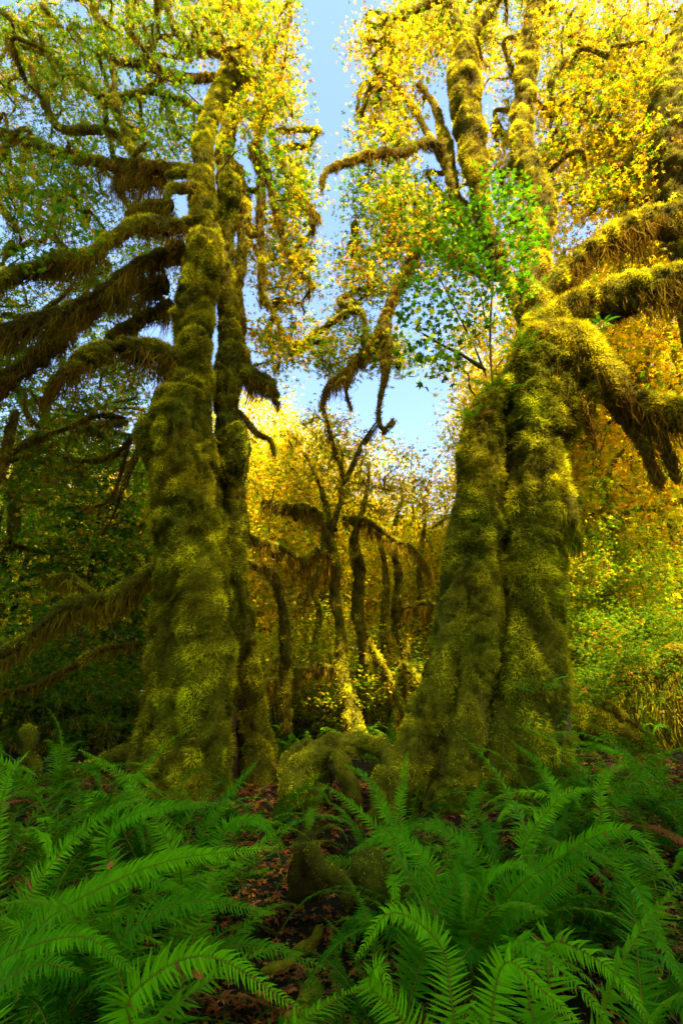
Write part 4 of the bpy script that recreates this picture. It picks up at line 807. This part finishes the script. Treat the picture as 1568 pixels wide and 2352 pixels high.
# gnarled maple in the middle gap
CM = thing('gnarled_maple', 'dark many-stemmed gnarled maple with drooping mossy limbs in the middle gap', 'tree'); SKC = []
GT = (.6, 1.4, 1.2)
for sp in ([(818, 1720, 12, 34), (806, 1640, 12, 23), (784, 1550, 12, 14), (782, 1460, 12, 12), (768, 1370, 12, 12), (772, 1300, 12, 12), (758, 1230, 12, 9), (782, 1150, 12, 6), (786, 1040, 12, 3)],
           [(770, 1310, 12, 9), (745, 1260, 12, 9), (752, 1180, 12, 7), (728, 1100, 12, 5), (700, 1040, 12, 3)],
           [(838, 1700, 12.8, 17), (826, 1580, 12.8, 15), (836, 1490, 12.8, 15), (820, 1400, 12.8, 15), (824, 1310, 12.8, 14), (812, 1240, 12.8, 9), (838, 1150, 12.8, 6), (850, 1060, 12.8, 3)],
           [(930, 1710, 13.8, 15), (922, 1600, 13.8, 13), (930, 1500, 13.8, 13), (908, 1420, 13.8, 13), (916, 1330, 13.8, 10), (900, 1240, 13.8, 7), (925, 1140, 13.8, 4)],
           [(728, 1700, 15, 14), (740, 1600, 15, 13), (722, 1500, 15, 9), (732, 1400, 15, 7), (700, 1320, 15, 5)]):
    limb(CM, sp, 'trunk', M=14, tone=GT, cur=8, curL=.3, sk=SKC, dens=1400, L=(.05, .1), w=.022)
for sp in ([(905, 1690, 15, 13), (898, 1560, 15, 12), (880, 1450, 15, 10), (886, 1330, 15, 8), (868, 1220, 15, 5)], [(985, 1690, 16, 12), (975, 1560, 16, 12), (985, 1430, 16, 9), (962, 1320, 16, 7), (975, 1200, 16, 4)], [(672, 1690, 16.5, 12), (680, 1560, 16.5, 11), (664, 1440, 16.5, 9), (676, 1320, 16.5, 6)]):
    limb(CM, sp, 'trunk', M=12, tone=GT, cur=8, curL=.3, sk=SKC, dens=1200, L=(.05, .1), w=.022)
for sp in ([(770, 1310, 12, 9), (735, 1260, 11.8, 9), (700, 1285, 11.6, 8), (640, 1255, 11.4, 8), (580, 1235, 11.2, 7), (540, 1200, 11, 5)], [(775, 1220, 12, 8), (720, 1170, 12, 8), (660, 1160, 12, 7), (600, 1150, 12, 5)],
           [(785, 1190, 12, 7), (840, 1195, 12, 7), (890, 1230, 12, 6), (950, 1260, 12, 5), (990, 1310, 12, 3)], [(850, 1480, 12.4, 10), (885, 1540, 12.2, 9), (915, 1600, 12, 8), (930, 1680, 12, 7)],
           [(910, 1400, 13.5, 8), (960, 1385, 13.5, 7), (1010, 1390, 13.5, 5)], [(925, 1520, 13.5, 10), (960, 1560, 13.3, 9), (1000, 1600, 13, 6)], [(780, 1540, 12, 8), (720, 1530, 11.8, 8), (660, 1560, 11.6, 6), (600, 1560, 11.4, 4)],
           [(790, 1100, 12, 5), (760, 1000, 12, 4), (740, 920, 12, 2)], [(785, 1120, 12, 5), (830, 1020, 12, 4), (870, 960, 12, 2)], [(770, 1260, 12, 7), (720, 1330, 11.8, 6), (690, 1390, 11.6, 4)]):
    limb(CM, sp, 'limb', M=8, tone=GT, cur=34, curL=.6, sk=SKC, dens=1400, L=(.05, .1), w=.022)
crown(CM, SKC, [(700, 1120, 12.5, 140, 110, 1.4, 2), (880, 1120, 12.5, 140, 110, 1.4, 2), (760, 1010, 12.5, 130, 70, 1.2, 1.6), (650, 1350, 12, 80, 90, 1, .5)], 190, 6000, .13, (.8, 2.0, 1.8, .1), tone=GT)
GL = thing('arching_maple', 'dark bare-stemmed maple arching from behind the left maple into the gap', 'tree')
limb(GL, [(655, 1690, 10.5, 14), (655, 1560, 10.4, 13), (652, 1430, 10.2, 12), (640, 1350, 10, 12), (605, 1305, 9.8, 11), (550, 1300, 9.6, 11), (500, 1320, 9.4, 9)], 'trunk', M=12, tone=(.4, .5, 1.2), cur=12, curL=.3)
limb(GL, [(640, 1500, 10.3, 8), (600, 1560, 10, 8), (570, 1640, 9.8, 8)], tone=(.5, .7, 1.2), cur=14, M=8)
ORD = ['leftmost', 'second from the left', 'third from the left', 'fourth from the left', 'fifth from the left', 'sixth from the left', 'seventh from the left', 'eighth from the left', 'ninth from the left', 'tenth from the left', 'eleventh from the left', 'twelfth from the left']
for g in sorted({o.get('group') for o in bpy.data.objects if o.get('category') == 'shrub'}):
    q = sorted([o for o in bpy.data.objects if o.get('group') == g], key=lambda o: o.location.x/o.location.y)
    for k, o in enumerate(q): o['label'] = ('rightmost' if k == len(q)-1 else ORD[k])+' of the '+g
for i in range(34):
    a = RAD(-46+92*(i+.5)/34); R_ = prng.uniform(24, 42)
    put('shrub', PS[i % 2], R_*math.sin(a), R_*math.cos(a), 'distant gold understory shrub between the far trunks', 'shrub', prng.uniform(1.3, 1.9), group='distant understory shrubs')
for u, Y, k, s, lab in ((690, 22, 0, .9, 'low spreading gold maple behind the trunks of the gnarled maple'), (900, 23, 1, .95, 'low spreading gold maple right of the gnarled maple, farther back'), (1040, 19, 1, .8, 'low spreading maple glimpsed left of the right maple buttress'),
                        (560, 21, 1, .85, 'low spreading maple glimpsed right of the left maple'), (1360, 17, 0, .9, 'low gold maple right of the right maple, behind the log'), (1520, 19, 1, 1.1, 'low gold maple far back near the right edge'), (1700, 17, 0, 1., 'low gold maple cut by the right edge'), (1440, 13.5, 1, .8, 'gold maple close behind the shaggy log at right'),
                        (300, 21, 0, .85, 'low gold maple behind the hemlocks'), (90, 23, 1, 1., 'low gold maple far back at the left'), (-120, 20, 0, .9, 'low gold maple at the far left edge')):
    put('spreading_maple', PL[k], xg(u, Y), Y, lab, 'tree', s)
for u, Y, s_, lab in ((715, 16.5, 1.15, 'leafy shrub left of the foot of the gnarled maple'), (880, 17.5, 1.2, 'leafy shrub right of the foot of the gnarled maple, farther back'), (770, 20, 1.3, 'gold shrub far behind the foot of the gnarled maple')):
    put('shrub', PS[1], xg(u, Y), Y, lab, 'shrub', s_)
for i in range(22):
    a = RAD(-44+88*(i+.5)/22); R_ = prng.uniform(27, 40)
    put('spreading_maple', PL[i % 2], R_*math.sin(a), R_*math.cos(a), 'low gold maple of the distant forest wall', 'tree', prng.uniform(.9, 1.1), group='low maples of the distant forest wall')
# far wall of forest
for i in range(26):
    a = RAD(-50+100*(i+.5)/26+rng.normal()); R_ = rng.uniform(44, 62)
    put('forest_maple', PT[i % 4], R_*math.sin(a), R_*math.cos(a), 'gold maple of the far forest seen only as foliage between nearer trees', 'tree', rng.uniform(.9, 1.15), group='far forest maples')
# unseen maples added behind the viewer, many stretched tall, to shade the clearing
for x, y, k, s, zs in ((-.6, -5.6, 3, .95, 2.35), (3.6, -5.6, 3, .9, 2.0), (8.4, -5.2, 1, 1.0, 1.38), (7.9, -6.9, 3, .95, 1.45), (12, -3.6, 1, .95, 1.0), (14.5, -1.0, 3, .95, 1.15), (1.6, -7.6, 1, 1.0, 2.1), (4.6, -7.8, 3, .95, 1.9), (-1.4, -8, 1, 1.0, 2.7), (1.2, -9.5, 3, 1.0, 2.5), (7.0, -8.4, 3, .95, 1.15), (-4.2, -3.2, 1, .8, 1.5), (5.2, -10, 3, 1.1, 1.), (-4.4, -7, 3, .9, 1.1)):
    put('forest_maple', PT[k], x, y, 'unseen maple added behind the viewer to shade the clearing', 'tree', s, group='shade maples added behind the viewer', zs=zs)
for x, y, s in ((1.2, -4.4, .95), (4.9, -4.6, .95), (8.4, -3.6, .9), (-2.4, -5.2, .9)):  # added out of view to stop sun leaking onto the ferns
    put('forest_maple', PG, x, y, 'unseen green maple added behind the viewer to close gaps in the shade', 'tree', s, group='green shade maples added behind the viewer')
for x, y, s in ((-8.2, 3.4, .9), (-8.4, -.4, .95), (-9.5, 7.2, .95)):  # added out of view so sky light comes mainly from the right
    put('forest_maple', PG, x, y, 'unseen green maple added left of the clearing to cut sky light', 'tree', s, group='green shade maples added left of the clearing')
tot = 0; seen = set()
for o in bpy.data.objects:
    if o.type == 'MESH' and o.data.name not in seen: seen.add(o.data.name); tot += len(o.data.polygons)
print('unique triangles', tot, 'objects', len(bpy.data.objects))
